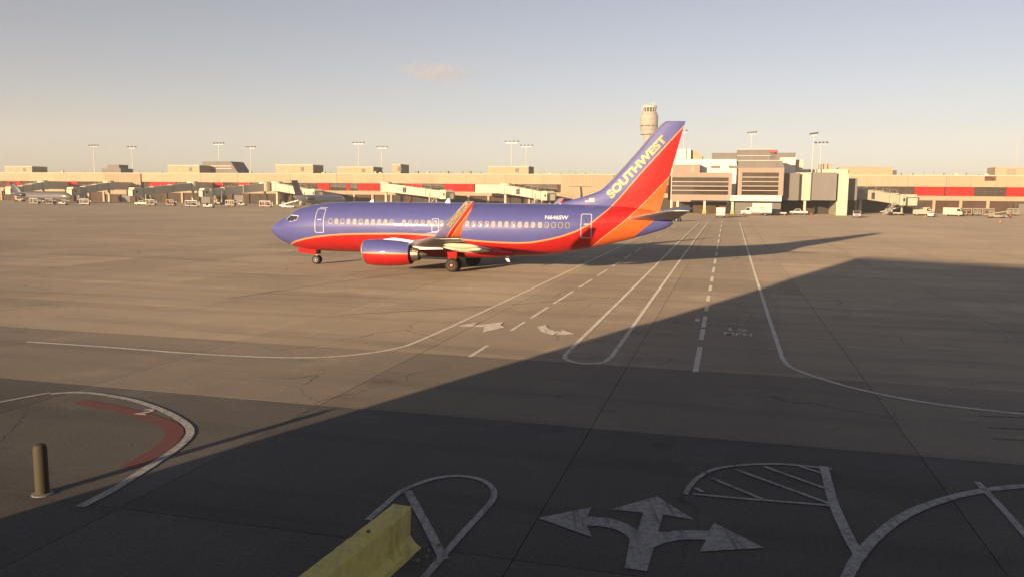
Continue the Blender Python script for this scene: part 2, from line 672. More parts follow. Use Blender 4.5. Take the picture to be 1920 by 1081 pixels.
def curve_px(p0, p1, p2, n=8):
    return [((1 - t) ** 2 * p0[0] + 2 * t * (1 - t) * p1[0] + t * t * p2[0], (1 - t) ** 2 * p0[1] + 2 * t * (1 - t) * p1[1] + t * t * p2[1]) for t in [i / n for i in range(n + 1)]]


# three-way arrow: one outline, walked round
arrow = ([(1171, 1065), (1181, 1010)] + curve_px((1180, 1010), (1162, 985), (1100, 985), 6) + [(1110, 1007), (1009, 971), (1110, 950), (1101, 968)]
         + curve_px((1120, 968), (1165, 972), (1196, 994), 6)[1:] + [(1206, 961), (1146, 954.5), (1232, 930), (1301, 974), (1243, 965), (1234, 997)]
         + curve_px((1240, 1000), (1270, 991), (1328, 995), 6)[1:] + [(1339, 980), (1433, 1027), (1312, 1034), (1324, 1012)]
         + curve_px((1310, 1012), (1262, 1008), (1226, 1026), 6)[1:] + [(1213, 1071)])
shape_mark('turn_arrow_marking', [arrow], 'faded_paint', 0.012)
shape_mark('turn_arrow_marking', [[(857, 611), (895, 604), (888, 610), (945, 603), (938, 609), (947, 613), (905, 623), (908, 613)]], 'white_paint', 0.0125)
shape_mark('turn_arrow_marking', [curve_px((1007, 612), (1010, 624), (1040, 628), 6) + [(1036, 628), (1079, 626), (1052, 617), (1054, 621)] + curve_px((1048, 621), (1024, 618), (1024, 609), 6)], 'white_paint', 0.0127)


def ground_text(body, a, b, width, length, m='white_paint'):
    vs_, fs = fit_text(body, width, length, 0.02)
    return MB().add([tuple(W(a + x - width / 2, b + y, 0.013)) for x, y in vs_], fs).build('ground_lettering', m, apron)


_a, _b = GL(1384, 628)
ground_text('MPH', _a, _b - 0.1, 1.15, 0.75)
ground_text('15', _a, _b + 1.0, 0.8, 0.75)
_a, _b = GL(1307, 602)
ground_text('1', _a, _b, 0.22, 0.9)
_a, _b = GL(260, 777)
ground_text('2', _a, _b, 0.35, 0.55)
# tar seams crossing the slabs
mat('tar', (0.03, 0.028, 0.027), 0.85)
MZ[0] = 0.006
for l in (((90, 476), (350, 486), (600, 496), (760, 500)), ((480, 523), (640, 512), (760, 502)),
          ((420, 560), (700, 520), (860, 505)), ((640, 590), (900, 575), (1100, 560))):
    stripe('tar_seam', px(*l), 0.07, 'tar')
for i, v in enumerate((770, 781, 803, 824)):
    stripe('tar_seam', px((1820 + i * 14, v - 2), (1940, v + 2)), 0.05, 'tar', False)

# ------------------------------------------------------------------ near terminal wing (behind the viewpoint; its roof edge throws the long shadow)
TH = 11.2
TC = Vector((33.7, 77.3, 0)) - SUN_DIR * (TH / math.tan(SUN_EL))
fd, ed = Vector((0.74, -0.6726, 0)), Vector((-0.52, -0.854, 0))
term = thing('terminal_wing', 'cream terminal wing with window band whose roof edge shades the apron', 'building', TC)
foot = [Vector((0, 0, 0)), fd * 90, fd * 90 + ed * 24, ed * 24]


def foot_prism(name, m, z0, z1, grow=0.0):
    cen = sum(foot, Vector()) / 4
    pts = [p + (p - cen).normalized() * grow for p in foot]
    n = 4
    mb = MB().add([(p.x, p.y, z0) for p in pts] + [(p.x, p.y, z1) for p in pts], [(i, (i + 1) % n, n + (i + 1) % n, n + i) for i in range(n)] + [(3, 2, 1, 0), (4, 5, 6, 7)])
    return mb.build(name, m, term)


foot_prism('wall', 'cream_panel', 0, 4.6)
foot_prism('window_band', 'dark_glass', 4.6, 7.6, -0.25)
foot_prism('fascia', 'cream_panel', 7.6, TH)

# ------------------------------------------------------------------ the airliner
# mesh coordinates of every part: x aft of the nose, y to its right wing, z above the ground
ROOT = Vector((-19.777, 65.869, 0))
plane = thing('airliner', 'blue, red and orange twin-engine airliner taxiing across the apron', 'airplane', ROOT, -0.2316)


def interp(xs, ys):
    """monotone cubic"""
    xs, ys = np.array(xs, float), np.array(ys, float)
    h = np.diff(xs)
    s = np.diff(ys) / h
    m = np.zeros(len(xs))
    m[0], m[-1] = s[0], s[-1]
    for i in range(1, len(xs) - 1):
        m[i] = 0 if s[i - 1] * s[i] <= 0 else 2 * s[i - 1] * s[i] / (s[i - 1] + s[i])

    def f(x):
        x = min(max(x, xs[0]), xs[-1])
        i = int(min(np.searchsorted(xs, x, 'right') - 1, len(xs) - 2))
        t = (x - xs[i]) / h[i]
        return float((2 * t ** 3 - 3 * t * t + 1) * ys[i] + (t ** 3 - 2 * t * t + t) * h[i] * m[i] + (-2 * t ** 3 + 3 * t * t) * ys[i + 1] + (t ** 3 - t * t) * h[i] * m[i + 1])
    return f


ftop = interp([0, .03, .12, .5, 1.0, 1.5, 2.0, 2.5, 3.4, 4.3, 5.7, 8, 12, 22, 26, 28, 30, 31, 31.8, 32.2], [2.76, 2.86, 2.98, 3.3, 3.58, 3.82, 4.12, 4.40, 4.66, 4.83, 4.98, 5.05, 5.07, 5.07, 5.04, 4.98, 4.82, 4.6, 4.3, 4.05])
fbot = interp([0, .03, .12, .7, 1.66, 2.4, 4.26, 7, 20.3, 22.8, 25.2, 27.2, 29.2, 30.9, 31.9, 32.2], [2.70, 2.62, 2.5, 2.0, 1.54, 1.3, 1.09, 1.06, 1.07, 1.2, 1.6, 2.02, 2.54, 3.06, 3.42, 3.62])
fwid = interp([0, .03, .12, .5, 1, 1.5, 2.5, 3.5, 4.5, 6, 7, 21, 23, 25, 27, 29, 31, 32, 32.2], [.03, .13, .3, .68, 1.0, 1.22, 1.53, 1.7, 1.8, 1.87, 1.88, 1.88, 1.84, 1.67, 1.36, .95, .52, .3, .18])


def fsec(s):
    t, b, w = ftop(s), fbot(s), fwid(s)
    zc = b + (t - b) * 0.53
    return t, b, w, zc


def side(s, z):
    """half width of the hull at station s and height z"""
    t, b, w, zc = fsec(s)
    q = (z - zc) / ((t - zc) if z > zc else (zc - b))
    return w * math.sqrt(max(0.0, 1 - min(1, abs(q)) ** 2.05))


def livery(name, mode='hull'):
    m, k, p = new_mat(name)
    tc = k.n('ShaderNodeTexCoord')
    sx = k.n('ShaderNodeSeparateXYZ')
    k.link(tc.outputs['Object'], sx.inputs[0])
    x, z = sx.outputs[0], sx.outputs[2]
    BLUE, RED, ORG, GOLD = (0.08, 0.088, 0.29), (0.42, 0.012, 0.012), (0.55, 0.11, 0.022), (0.55, 0.27, 0.12)

    def bound(pts):
        f = interp([q[0] for q in pts], [q[1] for q in pts])
        fc = k.n('ShaderNodeFloatCurve')
        cv = fc.mapping.curves[0]
        xs = [pts[0][0] + (pts[-1][0] - pts[0][0]) * i / 30 for i in range(31)]
        P = [(q / 34, f(q) / 12) for q in xs]
        P = [(0, P[0][1])] + P + [(1, P[-1][1])]
        while len(cv.points) < len(P):
            cv.points.new(0.5, 0.5)
        for cp, q in zip(cv.points, P):
            cp.location = q
            cp.handle_type = 'VECTOR'
        fc.mapping.update()
        k.link(k.math('DIVIDE', x, 34.0), fc.inputs['Value'])
        return k.math('SUBTRACT', z, k.math('MULTIPLY', fc.outputs[0], 12.0))
    if mode == 'hull':
        d1 = bound([(0.5, 0.7), (1.6, 1.35), (2.5, 1.76), (3.65, 2.08), (4.88, 2.3), (7.25, 2.54), (10.1, 2.64), (12.5, 2.68), (14.8, 2.58), (16.8, 2.34), (19.5, 2.18), (21.3, 2.16), (23.4, 2.47), (25.3, 3.05), (26.7, 3.83), (28.0, 5.08), (29.86, 7.3), (33, 10.86)])
        d2 = bound([(25.9, 1.3), (26.8, 2.2), (28.9, 3.92), (29.9, 4.9), (32.0, 7.15), (33, 8.2)])
        d3 = bound([(28.9, 2.1), (29.65, 2.8), (31.0, 3.95), (32.4, 5.0)])
        c = k.mix(k.rng(d1, -0.01, 0.01), RED, BLUE)
        on2 = k.math('MULTIPLY', k.rng(d2, 0.01, -0.01), k.rng(x, 25.9, 25.95))
        c = k.mix(on2, c, ORG)
        on3 = k.math('MULTIPLY', k.math('MULTIPLY', k.rng(d3, 0.01, -0.01), k.rng(x, 28.9, 28.95)), k.rng(z, 4.5, 4.4))
        c = k.mix(on3, c, BLUE)
        for d, w, x0 in ((d1, 0.075, 0.0), (d2, 0.05, 25.9)):
            l = k.math('MULTIPLY', k.rng(k.math('ABSOLUTE', d), w, w * 0.8), k.rng(x, x0, x0 + 0.05))
            c = k.mix(l, c, GOLD)
        # radome cap a shade duller, faint skin joints
        seam = k.rng(k.math('PINGPONG', x, 1.27), 0.010, 0.004, 0, 0.22)
        lap = k.rng(k.math('MINIMUM', k.math('ABSOLUTE', k.math('SUBTRACT', z, 4.32)), k.math('ABSOLUTE', k.math('SUBTRACT', z, 2.95))), 0.012, 0.005, 0, 0.25)
        lap = k.math('MULTIPLY', lap, k.rng(x, 25.0, 24.5))
        c = k.mix(k.math('MAXIMUM', seam, lap), c, (0.03, 0.03, 0.08))
        # grime blown back along the belly
        gm = k.n('ShaderNodeMapping')
        gm.inputs['Scale'].default_value = (0.25, 1, 4)
        k.link(tc.outputs['Object'], gm.inputs[0])
        grime = k.math('MULTIPLY', k.rng(k.noise(gm.outputs[0], 1.6, 6, 0.7), 0.45, 0.75), k.rng(z, 2.6, 1.3))
        c = k.mix(k.math('MULTIPLY', grime, 0.45), c, (0.06, 0.03, 0.028))
    elif mode == 'engine':
        d1 = k.math('SUBTRACT', z, 1.47)
        c = k.mix(k.rng(d1, -0.01, 0.01), RED, BLUE)
        c = k.mix(k.rng(k.math('ABSOLUTE', d1), 0.055, 0.045), c, GOLD)
        seam = k.rng(k.math('ABSOLUTE', k.math('SUBTRACT', x, 11.75)), 0.014, 0.006, 0, 0.5)
        c = k.mix(seam, c, (0.05, 0.02, 0.03))
    else:
        # winglet: bands that lean with its leading edge
        e = k.math('SUBTRACT', x, k.math('MULTIPLY', z, 0.82))
        c = k.mix(k.rng(e, 17.13, 17.15), (0.16, 0.15, 0.30), RED)
        c = k.mix(k.rng(e, 17.42, 17.44), c, ORG)
        for q in (17.14, 17.43):
            c = k.mix(k.rng(k.math('ABSOLUTE', k.math('SUBTRACT', e, q)), 0.035, 0.028), c, GOLD)
    mott = k.rng(k.noise(tc.outputs['Object'], 0.9, 5, 0.6), 0.3, 0.7, 0.93, 1.05)
    ms = k.n('ShaderNodeMapping')
    ms.inputs['Scale'].default_value = (0.4, 1, 6)
    k.link(tc.outputs['Object'], ms.inputs[0])
    v = k.math('MULTIPLY', mott, k.rng(k.noise(ms.outputs[0], 1.0, 4), 0.3, 0.7, 0.95, 1.03))
    sc = k.n('ShaderNodeVectorMath', operation='SCALE')
    k.link(c, sc.inputs[0])
    k.link(v, sc.inputs['Scale'])
    k.link(sc.outputs[0], p.inputs['Base Color'])
    p.inputs['Roughness'].default_value = 0.5
    p.inputs['Specular IOR Level'].default_value = 0.25
    p.inputs['Coat Weight'].default_value = 0.9
    p.inputs['Coat Roughness'].default_value = 0.045
    bn = k.n('ShaderNodeBump')
    bn.inputs['Strength'].default_value = 0.10
    bn.inputs['Distance'].default_value = 0.03
    k.link(k.noise(ms.outputs[0], 0.8, 3), bn.inputs['Height'])
    k.link(bn.outputs[0], p.inputs['Normal'])
    return m


livery('hull_paint')
livery('engine_paint', 'engine')
livery('winglet_paint', 'winglet')
mat('wing_grey', (0.42, 0.41, 0.40), 0.38, 0.25, var=0.12, scale=0.8)
mat('bright_metal', (0.80, 0.78, 0.75), 0.25, 0.85, var=0.05)
mat('exhaust_metal', (0.34, 0.29, 0.24), 0.35, 0.85, var=0.15)
mat('outline_white', (0.5, 0.53, 0.62), 0.4)
mat('gold_letter', (0.44, 0.34, 0.06), 0.45)
mat('window_shade', (0.22, 0.21, 0.21), 0.5)
mat('window_frame', (0.33, 0.34, 0.42), 0.5)
mat('window_dark', (0.09, 0.09, 0.12), 0.2)
mat('belly_red', (0.34, 0.012, 0.012), 0.7, spec=0.1)
mat('gear_steel', (0.45, 0.44, 0.43), 0.4, 0.5)
mat('flag_red', (0.55, 0.06, 0.06), 0.5)
mat('flag_white', (0.75, 0.72, 0.7), 0.5)
mat('flag_blue', (0.05, 0.06, 0.25), 0.5)

NS = 44


def hull_ring(s):
    t, b, w, zc = fsec(s)
    out = []
    for i in range(NS):
        a = 2 * math.pi * i / NS
        y, zz = math.cos(a), math.sin(a)
        e = 2 / 2.05
        yy = math.copysign(abs(y) ** e, y) * w
        z = zc + math.copysign(abs(zz) ** e, zz) * ((t - zc) if zz > 0 else (zc - b))
        out.append((s, yy, z))
    return out


st_ = [0.0, .015, .04, .08, .14, .22, .32, .45] + [0.6 + 0.2 * i for i in range(30)] + [7 + i for i in range(14)] + [20.5 + 0.4 * i for i in range(29)] + [32.0, 32.1, 32.2]
st_ = sorted(set(round(q, 3) for q in st_ if q <= 32.2))
fus = MB().loft([hull_ring(s) for s in st_]).build('fuselage', 'hull_paint', plane, smooth=True)
for p_ in fus.data.polygons:
    p_.use_smooth = True
# auxiliary-power exhaust at the tail cone
MB().lathe((32.19, 0, 3.84), (1, 0, 0.12), [(0, .17), (.12, .15), (.1, .1), (-.1, .09)], 16).build('tail_exhaust', 'dark_metal', plane, True)
# wing-to-body fairing
fr = []
for s, w, zt, zb in ((10.6, 1.2, 1.6, 1.10), (11.5, 1.95, 2.05, 0.92), (13, 2.15, 2.2, 0.86), (17, 2.15, 2.2, 0.86), (19, 1.95, 2.05, 0.92), (20.6, 1.2, 1.6, 1.1)):
    fr.append([(s, w * math.copysign(abs(math.cos(a)) ** .7, math.cos(a)), (zt + zb) / 2 + (zt - zb) / 2 * math.copysign(abs(math.sin(a)) ** .7, math.sin(a))) for a in [2 * math.pi * i / 20 for i in range(20)]])
MB().loft(fr).build('wing_fairing', 'hull_paint', plane, True)


def airfoil(n=11, t=0.12):
    xs = [0.5 * (1 - math.cos(math.pi * i / (n - 1))) for i in range(n)]
    y = [5 * t * (0.2969 * math.sqrt(q) - 0.126 * q - 0.3516 * q * q + 0.2843 * q ** 3 - 0.1036 * q ** 4) for q in xs]
    up = [(q, h * 1.1 + 0.02 * math.sin(math.pi * q)) for q, h in zip(xs, y)]
    lo = [(q, -h * 0.9 + 0.02 * math.sin(math.pi * q)) for q, h in zip(xs, y)]
    return up + lo[-2:0:-1]


def foil_ring(le, chord, y, z, t, cant=0.0, twist=0.0, sgn=-1):
    """section at span y; cant turns its thickness from up (0) to inboard (90)"""
    out = []
    for q, h in airfoil(11, t):
        px_, pn = le + q * chord, h * chord
        out.append((px_, sgn * (y - pn * math.sin(cant)), z + pn * math.cos(cant) - q * chord * math.sin(twist)))
    return out


for sgn in (-1, 1):
    secs = [(10.9, 8.5, 0.6, 1.72, .11), (12.35, 7.0, 1.95, 1.80, .125), (13.75, 5.05, 4.9, 2.12, .115), (16.3, 3.3, 9.6, 2.66, .11), (18.75, 1.72, 14.2, 3.17, .10)]
    wing = MB().loft([foil_ring(*q, twist=0.02, sgn=sgn) for q in secs]).build('wing', 'wing_grey', plane, True)
    # bright slat edge
    mbs = MB()
    for (a, b) in zip(secs[1:-1], secs[2:]):
        mbs.cyl((a[0] + 0.02, sgn * a[2], a[3]), (b[0] + 0.02, sgn * b[2], b[3]), a[1] * a[4] * 0.16, b[1] * b[4] * 0.16, 8)
    mbs.build('leading_edge', 'bright_metal', wing, True)
    # flap and aileron gaps read as thin dark lines on top
    mf = MB()
    for y0, y1 in ((2.2, 4.7), (5.4, 9.6), (10.0, 13.3)):
        def on(yy, fr_):
            ks = [q[2] for q in secs]
            le = np.interp(yy, ks, [q[0] for q in secs])
            ch = np.interp(yy, ks, [q[1] for q in secs])
            zz = np.interp(yy, ks, [q[3] for q in secs])
            return (le + fr_ * ch, sgn * yy, zz + 0.062 * ch * (1 - fr_) * 1.6 + 0.012)
        mf.bar(on(y0, .74), on(y1, .74), 0.03, 0.02)
    mf.build('flap_seam', 'dark_metal', wing)
    for yy, ln in ((4.2, 3.0), (6.9, 2.9), (10.6, 2.3)):
        te = float(np.interp(yy, [1.95, 4.9, 14.2], [19.35, 18.8, 20.47]))
        zz = float(np.interp(yy, [1.95, 4.9, 14.2], [1.8, 2.12, 3.17])) - 0.24
        MB().lathe((te - ln + 0.75, sgn * yy, zz), (1, 0, -0.03), [(0, .01), (.25, .1), (.8, .2), (ln * .6, .21), (ln * .85, .13), (ln, .015)], 12).build('flap_fairing', 'pale_cream', wing, True)
    ws = [(18.75, 1.72, 14.2, 3.17, .10, 0.0), (18.95, 1.62, 14.5, 3.22, .10, 0.25), (19.2, 1.50, 14.78, 3.38, .09, 0.7), (19.45, 1.36, 14.95, 3.62, .085, 1.15), (19.75, 1.18, 15.06, 3.98, .08, 1.33), (20.6, 0.80, 15.2, 4.75, .075, 1.36), (21.2, 0.45, 15.31, 5.38, .07, 1.36)]
    wl = MB().loft([foil_ring(q[0], q[1], q[2], q[3], q[4], q[5], 0, sgn) for q in ws]).build('winglet', 'winglet_paint', plane, True)
    ml = MB()
    for a, b in zip(ws[2:-1], ws[3:]):
        ml.cyl((a[0] + .01, sgn * a[2], a[3]), (b[0] + .01, sgn * b[2], b[3]), .04, .035, 6)
    ml.build('leading_edge', 'bright_metal', wl, True)
    if sgn == -1:
        vs_, fs = fit_text('SOUTHWEST.COM', 2.0, 0.25, 0.02)
        o_, d_ = Vector((20.17, 0, 3.80)), Vector((0.715, 0, 0.80)).normalized()
        n_ = Vector((-d_.z, 0, d_.x))
        P = []
        for x, y in vs_:
            q = o_ + d_ * (x * 0.92) + n_ * (y + 0.02)
            yy = np.interp(q.z, [3.62, 3.98, 4.75, 5.38], [14.95, 15.06, 15.2, 15.31])
            P.append((q.x, -(yy + 0.075), q.z))
        MB().add(P, fs).build('lettering', 'gold_letter', wl)
    # engine
    yc, zc = sgn * 4.83, 1.44
    prof = [(10.62, .70), (10.42, .74), (10.36, .80), (10.42, .87), (10.7, .94), (11.3, .985), (12.2, .99), (13.0, .95), (13.6, .87), (13.95, .80), (13.93, .74), (13.3, .72)]
    rings = []
    for s, r in prof:
        rg = []
        for i in range(32):
            a = 2 * math.pi * i / 32
            flat = 0.955 if math.sin(a) < -0.55 else 1.0
            rg.append((s - 0.10 * math.sin(a) * (s < 11), yc + r * 1.03 * math.cos(a), zc + r * flat * math.sin(a)))
        rings.append(rg)
    nac = MB().loft(rings, cap=False).build('engine', 'engine_paint', plane, True)
    lip = []
    for s, r in ((10.66, .70), (10.40, .742), (10.345, .80), (10.405, .875), (10.50, .905)):
        lip.append([(s - 0.10 * math.sin(2 * math.pi * i / 32), yc + r * 1.03 * math.cos(2 * math.pi * i / 32), zc + r * (0.955 if math.sin(2 * math.pi * i / 32) < -0.55 else 1.0) * math.sin(2 * math.pi * i / 32)) for i in range(32)])
    MB().loft(lip, cap=False).build('inlet_lip', 'bright_metal', nac, True)
    MB().cyl((11.1, yc, zc), (11.15, yc, zc), .72, .72, 32).build('fan', 'dark_metal', nac)
    MB().lathe((11.12, yc, zc), (-1, 0, 0), [(0, .24), (.25, .14), (.4, .01)], 16).build('spinner', 'grey_metal', nac, True)
    MB().lathe((13.3, yc, zc), (1, 0, -.03), [(0, .60), (.6, .575), (1.25, .46), (1.3, .40), (.9, .36)], 28).build('exhaust_nozzle', 'exhaust_metal', nac, True)
    MB().lathe((14.1, yc, zc - .02), (1, 0, -.03), [(0, .32), (.5, .26), (1.05, .03)], 20).build('exhaust_cone', 'exhaust_metal', nac, True)
    MB().cyl((13.3, yc, zc), (13.32, yc, zc), .80, .80, 28).build('fan_duct', 'dark_metal', nac)
    MB().prism([(11.4, 2.35), (12.6, 2.55), (13.8, 2.42), (16.2, 2.05), (16.4, 1.82), (14.6, 1.75), (13.0, 1.9)], yc - .16, yc + .16).build('pylon', 'wing_grey', plane)
    # tailplane
    ts = [(28.75, 3.75, 0.35, 4.02, .09), (29.25, 3.35, 0.95, 4.10, .09), (32.15, 1.45, 6.2, 4.78, .085), (32.55, 1.1, 6.42, 4.80, .06)]
    stb = MB().loft([foil_ring(*q, sgn=sgn) for q in ts]).build('tailplane', 'wing_grey', plane, True)
    MB().cyl((29.25, sgn * .95, 4.11), (32.15, sgn * 6.2, 4.79), .07, .04, 8).build('leading_edge', 'bright_metal', stb, True)
    # main gear
    gy = sgn * 2.62
    gear = MB()
    gear.cyl((16.45, gy, .5), (16.45, gy + sgn * .25, 2.0), .11, .13, 12)
    gear.bar((16.45, gy, 1.1), (16.0, gy - sgn * 1.2, 1.75), .09)
    gear.bar((16.45, gy, .75), (16.05, gy, 1.9), .07)
    gear.cyl((16.45, gy - .5, .5), (16.45, gy + .5, .5), .07, .07, 10)
    mg = gear.build('main_gear', 'gear_steel', plane, True)
    MB().prism([(16.1, .95), (16.75, .95), (16.85, 1.85), (16.0, 1.85)], gy + sgn * .30 - .02, gy + sgn * .30 + .02).build('gear_door', 'belly_red', mg)
    for q in (-.42, .42):
        wy = gy + q
        w = MB().lathe((16.45, wy - .19, .51), (0, 1, 0), [(0, .30), (0, .43), (.05, .49), (.12, .51), (.26, .51), (.33, .49), (.38, .43), (.38, .30)], 28).build('tyre', 'tyre', mg, True)
        MB().lathe((16.45, wy + sgn * .20, .51), (0, -sgn, 0), [(0, .05), (.01, .10), (.05, .12), (.03, .25), (0, .29), (.05, .31), (.3, .31)], 20).build('wheel_hub', 'hub_red', mg, True)

# fin: upright sections by height
fle = interp([4.6, 5.05, 5.59, 6.08, 6.45, 6.98, 9.1, 11.0, 11.08], [22.3, 23.6, 25.6, 26.95, 27.4, 27.93, 29.8, 31.46, 31.62])
fte = interp([4.6, 4.8, 7.2, 9.86, 11.08], [31.32, 31.38, 31.99, 32.66, 32.98])


def fin_half(x, z):
    le, te = fle(z), fte(z)
    q = min(max((x - le) / (te - le), 0), 1)
    tm = np.interp(z, [4.6, 6.2, 11.1], [.20, .24, .10])
    g = interp([0, .04, .15, .4, .7, 1], [0, .35, .7, 1, .75, .06])
    return tm * g(q)


fl = []
for z in [4.5, 4.8, 5.05, 5.3, 5.59, 5.85, 6.08, 6.25, 6.45, 6.7, 6.98] + [7.4 + .4 * i for i in range(9)] + [10.95, 11.05, 11.08]:
    le, te = fle(z), fte(z)
    qs = [0, .01, .04, .1, .2, .35, .5, .7, .85, 1]
    k_ = 0.55 if z > 11.06 else 1
    fl.append([(le + (te - le) * q, -fin_half(le + (te - le) * q, z) * k_, z) for q in qs] + [(le + (te - le) * q, fin_half(le + (te - le) * q, z) * k_, z) for q in qs[-1:0:-1]])
fin = MB().loft(fl).build('fin', 'hull_paint', plane, True)
ml = MB()
zz = [6.5, 6.98, 8, 9.1, 10, 10.95]
for a, b in zip(zz[:-1], zz[1:]):
    ml.cyl((fle(a) + .02, 0, a), (fle(b) + .02, 0, b), .065, .06, 8)
ml.build('leading_edge', 'bright_metal', fin, True)
mr_ = MB()
for z0, z1 in zip([5.2, 6.4, 7.6, 8.8], [6.4, 7.6, 8.8, 9.7]):
    x0, x1 = fte(z0) - (fte(z0) - fle(max(z0, 6.6))) * .27, fte(z1) - (fte(z1) - fle(max(z1, 6.6))) * .27
    mr_.bar((x0, -fin_half(x0, z0) - .002, z0), (x1, -fin_half(x1, z1) - .002, z1), .02, .02)
mr_.build('rudder_seam', 'belly_red', fin)


def on_fin(vs_, o_, d_, shear=0.0):
    d_ = Vector(d_).normalized()
    n_ = Vector((-d_.z, 0, d_.x))
    P = []
    for x, y in vs_:
        q = Vector(o_) + d_ * x + n_ * y
        P.append((q.x, -(fin_half(q.x, q.z) + 0.022), q.z))
    return P


vs_, fs = fit_text('SOUTHWEST', 5.75, 0.62, 0.03)
vs_ = [(x, y * (1.06 - 0.03 * x)) for x, y in vs_]
MB().add(on_fin(vs_, (27.88, 0, 5.48), (3.90, 0, 4.30)), fs).build('lettering', 'gold_letter', fin)
vs_, fs = fit_text('SOUTHWEST', 5.81, 0.67, 0.06)
vs_ = [(x - .03, (y - .025) * (1.06 - 0.03 * x)) for x, y in vs_]
sh = [(x, y + 0.010, z) for x, y, z in on_fin(vs_, (27.88, 0, 5.48), (3.90, 0, 4.30))]
mat('letter_outline', (0.24, 0.20, 0.30), 0.5)
MB().add(sh, fs).build('lettering_outline', 'letter_outline', fin)
# flag on the fin root
fx0, fx1, fz0, fz1 = 25.88, 26.58, 5.20, 5.56
fl_ = MB()


def quad(x0, x1, z0, z1, off):
    return [(x, -(max(fin_half(x, z), side(x, z)) + off), z) for x, z in ((x0, z0), (x1, z0), (x1, z1), (x0, z1))]


for i in range(7):
    fl_.cur = i % 2
    z0 = fz0 + (fz1 - fz0) * i / 7
    fl_.add(quad(fx0, fx1, z0, z0 + (fz1 - fz0) / 7, .03), [(0, 1, 2, 3)])
fl_.cur = 2
fl_.add(quad(fx0, fx0 + .29, fz0 + .17, fz1, .036), [(0, 1, 2, 3)])
fl_.build('flag', ['flag_red', 'flag_white', 'flag_blue'], fin)

# registration
vs_, fs = fit_text('N646SW', 1.72, 0.30, 0.03)
MB().add([(23.15 + x, -(side(23.15 + x, 3.96 + y) + .02), 3.96 + y) for x, y in vs_], fs).build('lettering', 'outline_white', plane)


def rrect(x0, x1, z0, z1, r, n=4):
    out = []
    for cx, cz, a0 in ((x1 - r, z1 - r, 0), (x0 + r, z1 - r, 90), (x0 + r, z0 + r, 180), (x1 - r, z0 + r, 270)):
        for i in range(n + 1):
            a = R(a0 + 90 * i / n)
            out.append((cx + r * math.cos(a), cz + r * math.sin(a)))
    return out


def dense(P, step=0.2):
    out = []
    for a, b in zip(P, P[1:] + P[:1]):
        n = max(1, int(math.hypot(b[0] - a[0], b[1] - a[1]) / step))
        out += [(a[0] + (b[0] - a[0]) * i / n, a[1] + (b[1] - a[1]) * i / n) for i in range(n)]
    return out


def skin(P, off):
    return [(x, -(side(x, z) + off), z) for x, z in P]


def skin_ring(name, x0, x1, z0, z1, r, w, m, parent, off=.012):
    o_, i_ = dense(rrect(x0, x1, z0, z1, r)), None
    cx, cz = (x0 + x1) / 2, (z0 + z1) / 2
    i_ = [(cx + (x - cx) * (1 - 2 * w / (x1 - x0)), cz + (z - cz) * (1 - 2 * w / (z1 - z0))) for x, z in o_]
    n = len(o_)
    return MB().add(skin(o_, off) + skin(i_, off), [(i, (i + 1) % n, n + (i + 1) % n, n + i) for i in range(n)]).build(name, m, parent)


def skin_patch(name, x0, x1, z0, z1, m, parent, off=.006, nx=3, nz=10):
    P, F = [], []
    for j in range(nz + 1):
        for i in range(nx + 1):
            P.append((x0 + (x1 - x0) * i / nx, z0 + (z1 - z0) * j / nz))
    for j in range(nz):
        for i in range(nx):
            a = j * (nx + 1) + i
            F.append((a, a + 1, a + nx + 2, a + nx + 1))
    return MB().add(skin(P, off), F).build(name, m, parent, True)


for x0, x1, z0, z1 in ((4.76, 5.55, 2.62, 4.50), (25.78, 26.56, 2.62, 4.40)):
    d = skin_patch('door', x0, x1, z0, z1, 'hull_paint', plane)
    skin_ring('door_outline', x0, x1, z0, z1, .12, .045, 'outline_white', d, .016)
    skin_patch('door_handle', (x0 + x1) / 2 - .16, (x0 + x1) / 2 + .16, 3.62, 3.68, 'outline_white', d, .02, 1, 1)
    skin_patch('door_window', (x0 + x1) / 2 - .07, (x0 + x1) / 2 + .07, 3.85, 4.05, 'window_dark', d, .018, 1, 2)
d = skin_patch('emergency_exit', 14.47, 15.03, 2.86, 3.88, 'hull_paint', plane)
skin_ring('door_outline', 14.47, 15.03, 2.86, 3.88, .1, .035, 'outline_white', d, .014)
# cabin windows
wx = [6.13 + .51 * i for i in range(11)] + [12.23 + .504 * i for i in range(26)]
for x in wx:
    sh_ = random.random() < 0.45
    P = rrect(x - .125, x + .125, 3.36, 3.73, .10)
    cx, cz = x, 3.545
    w = skin_ring('cabin_window', x - .148, x + .148, 3.335, 3.755, .12, .03, 'window_frame', plane, .015)
    n = len(P)
    MB().add(skin(P, .011), [tuple(range(n))]).build('pane', 'window_shade' if sh_ else 'window_dark', w)
# flight-deck windows: white frame with three panes, both sides
for sgn in (-1, 1):
    fr_ = [(1.93, 3.62), (2.46, 3.40), (3.10, 3.56), (3.20, 3.93), (2.55, 3.96), (2.36, 3.98)]

    def cock(P, off):
        return [(x, sgn * (side(x, min(z, ftop(x) - .02)) + off), z) for x, z in P]
    cf = MB().add(cock(fr_, .03), [tuple(range(6))]).build('windshield_frame', 'outline_white', plane)
    for P in ([(2.02, 3.61), (2.43, 3.45), (2.47, 3.88), (2.37, 3.90)], [(2.50, 3.45), (2.80, 3.53), (2.82, 3.88), (2.54, 3.89)], [(2.86, 3.545), (3.05, 3.60), (3.12, 3.87), (2.88, 3.88)]):
        MB().add(cock(P, .045), [(0, 1, 2, 3)]).build('windshield_pane', 'dark_glass', cf)
# front panes wrap over the nose
for s0 in (-1, 1):
    MB().add([(1.72, s0 * .06, ftop(1.72) + .02), (1.95, s0 * .75, 3.62), (2.36, s0 * .72, 4.02), (2.22, s0 * .06, ftop(2.22) + .02)], [(0, 1, 2, 3)]).build('windshield_pane', 'dark_glass', plane)
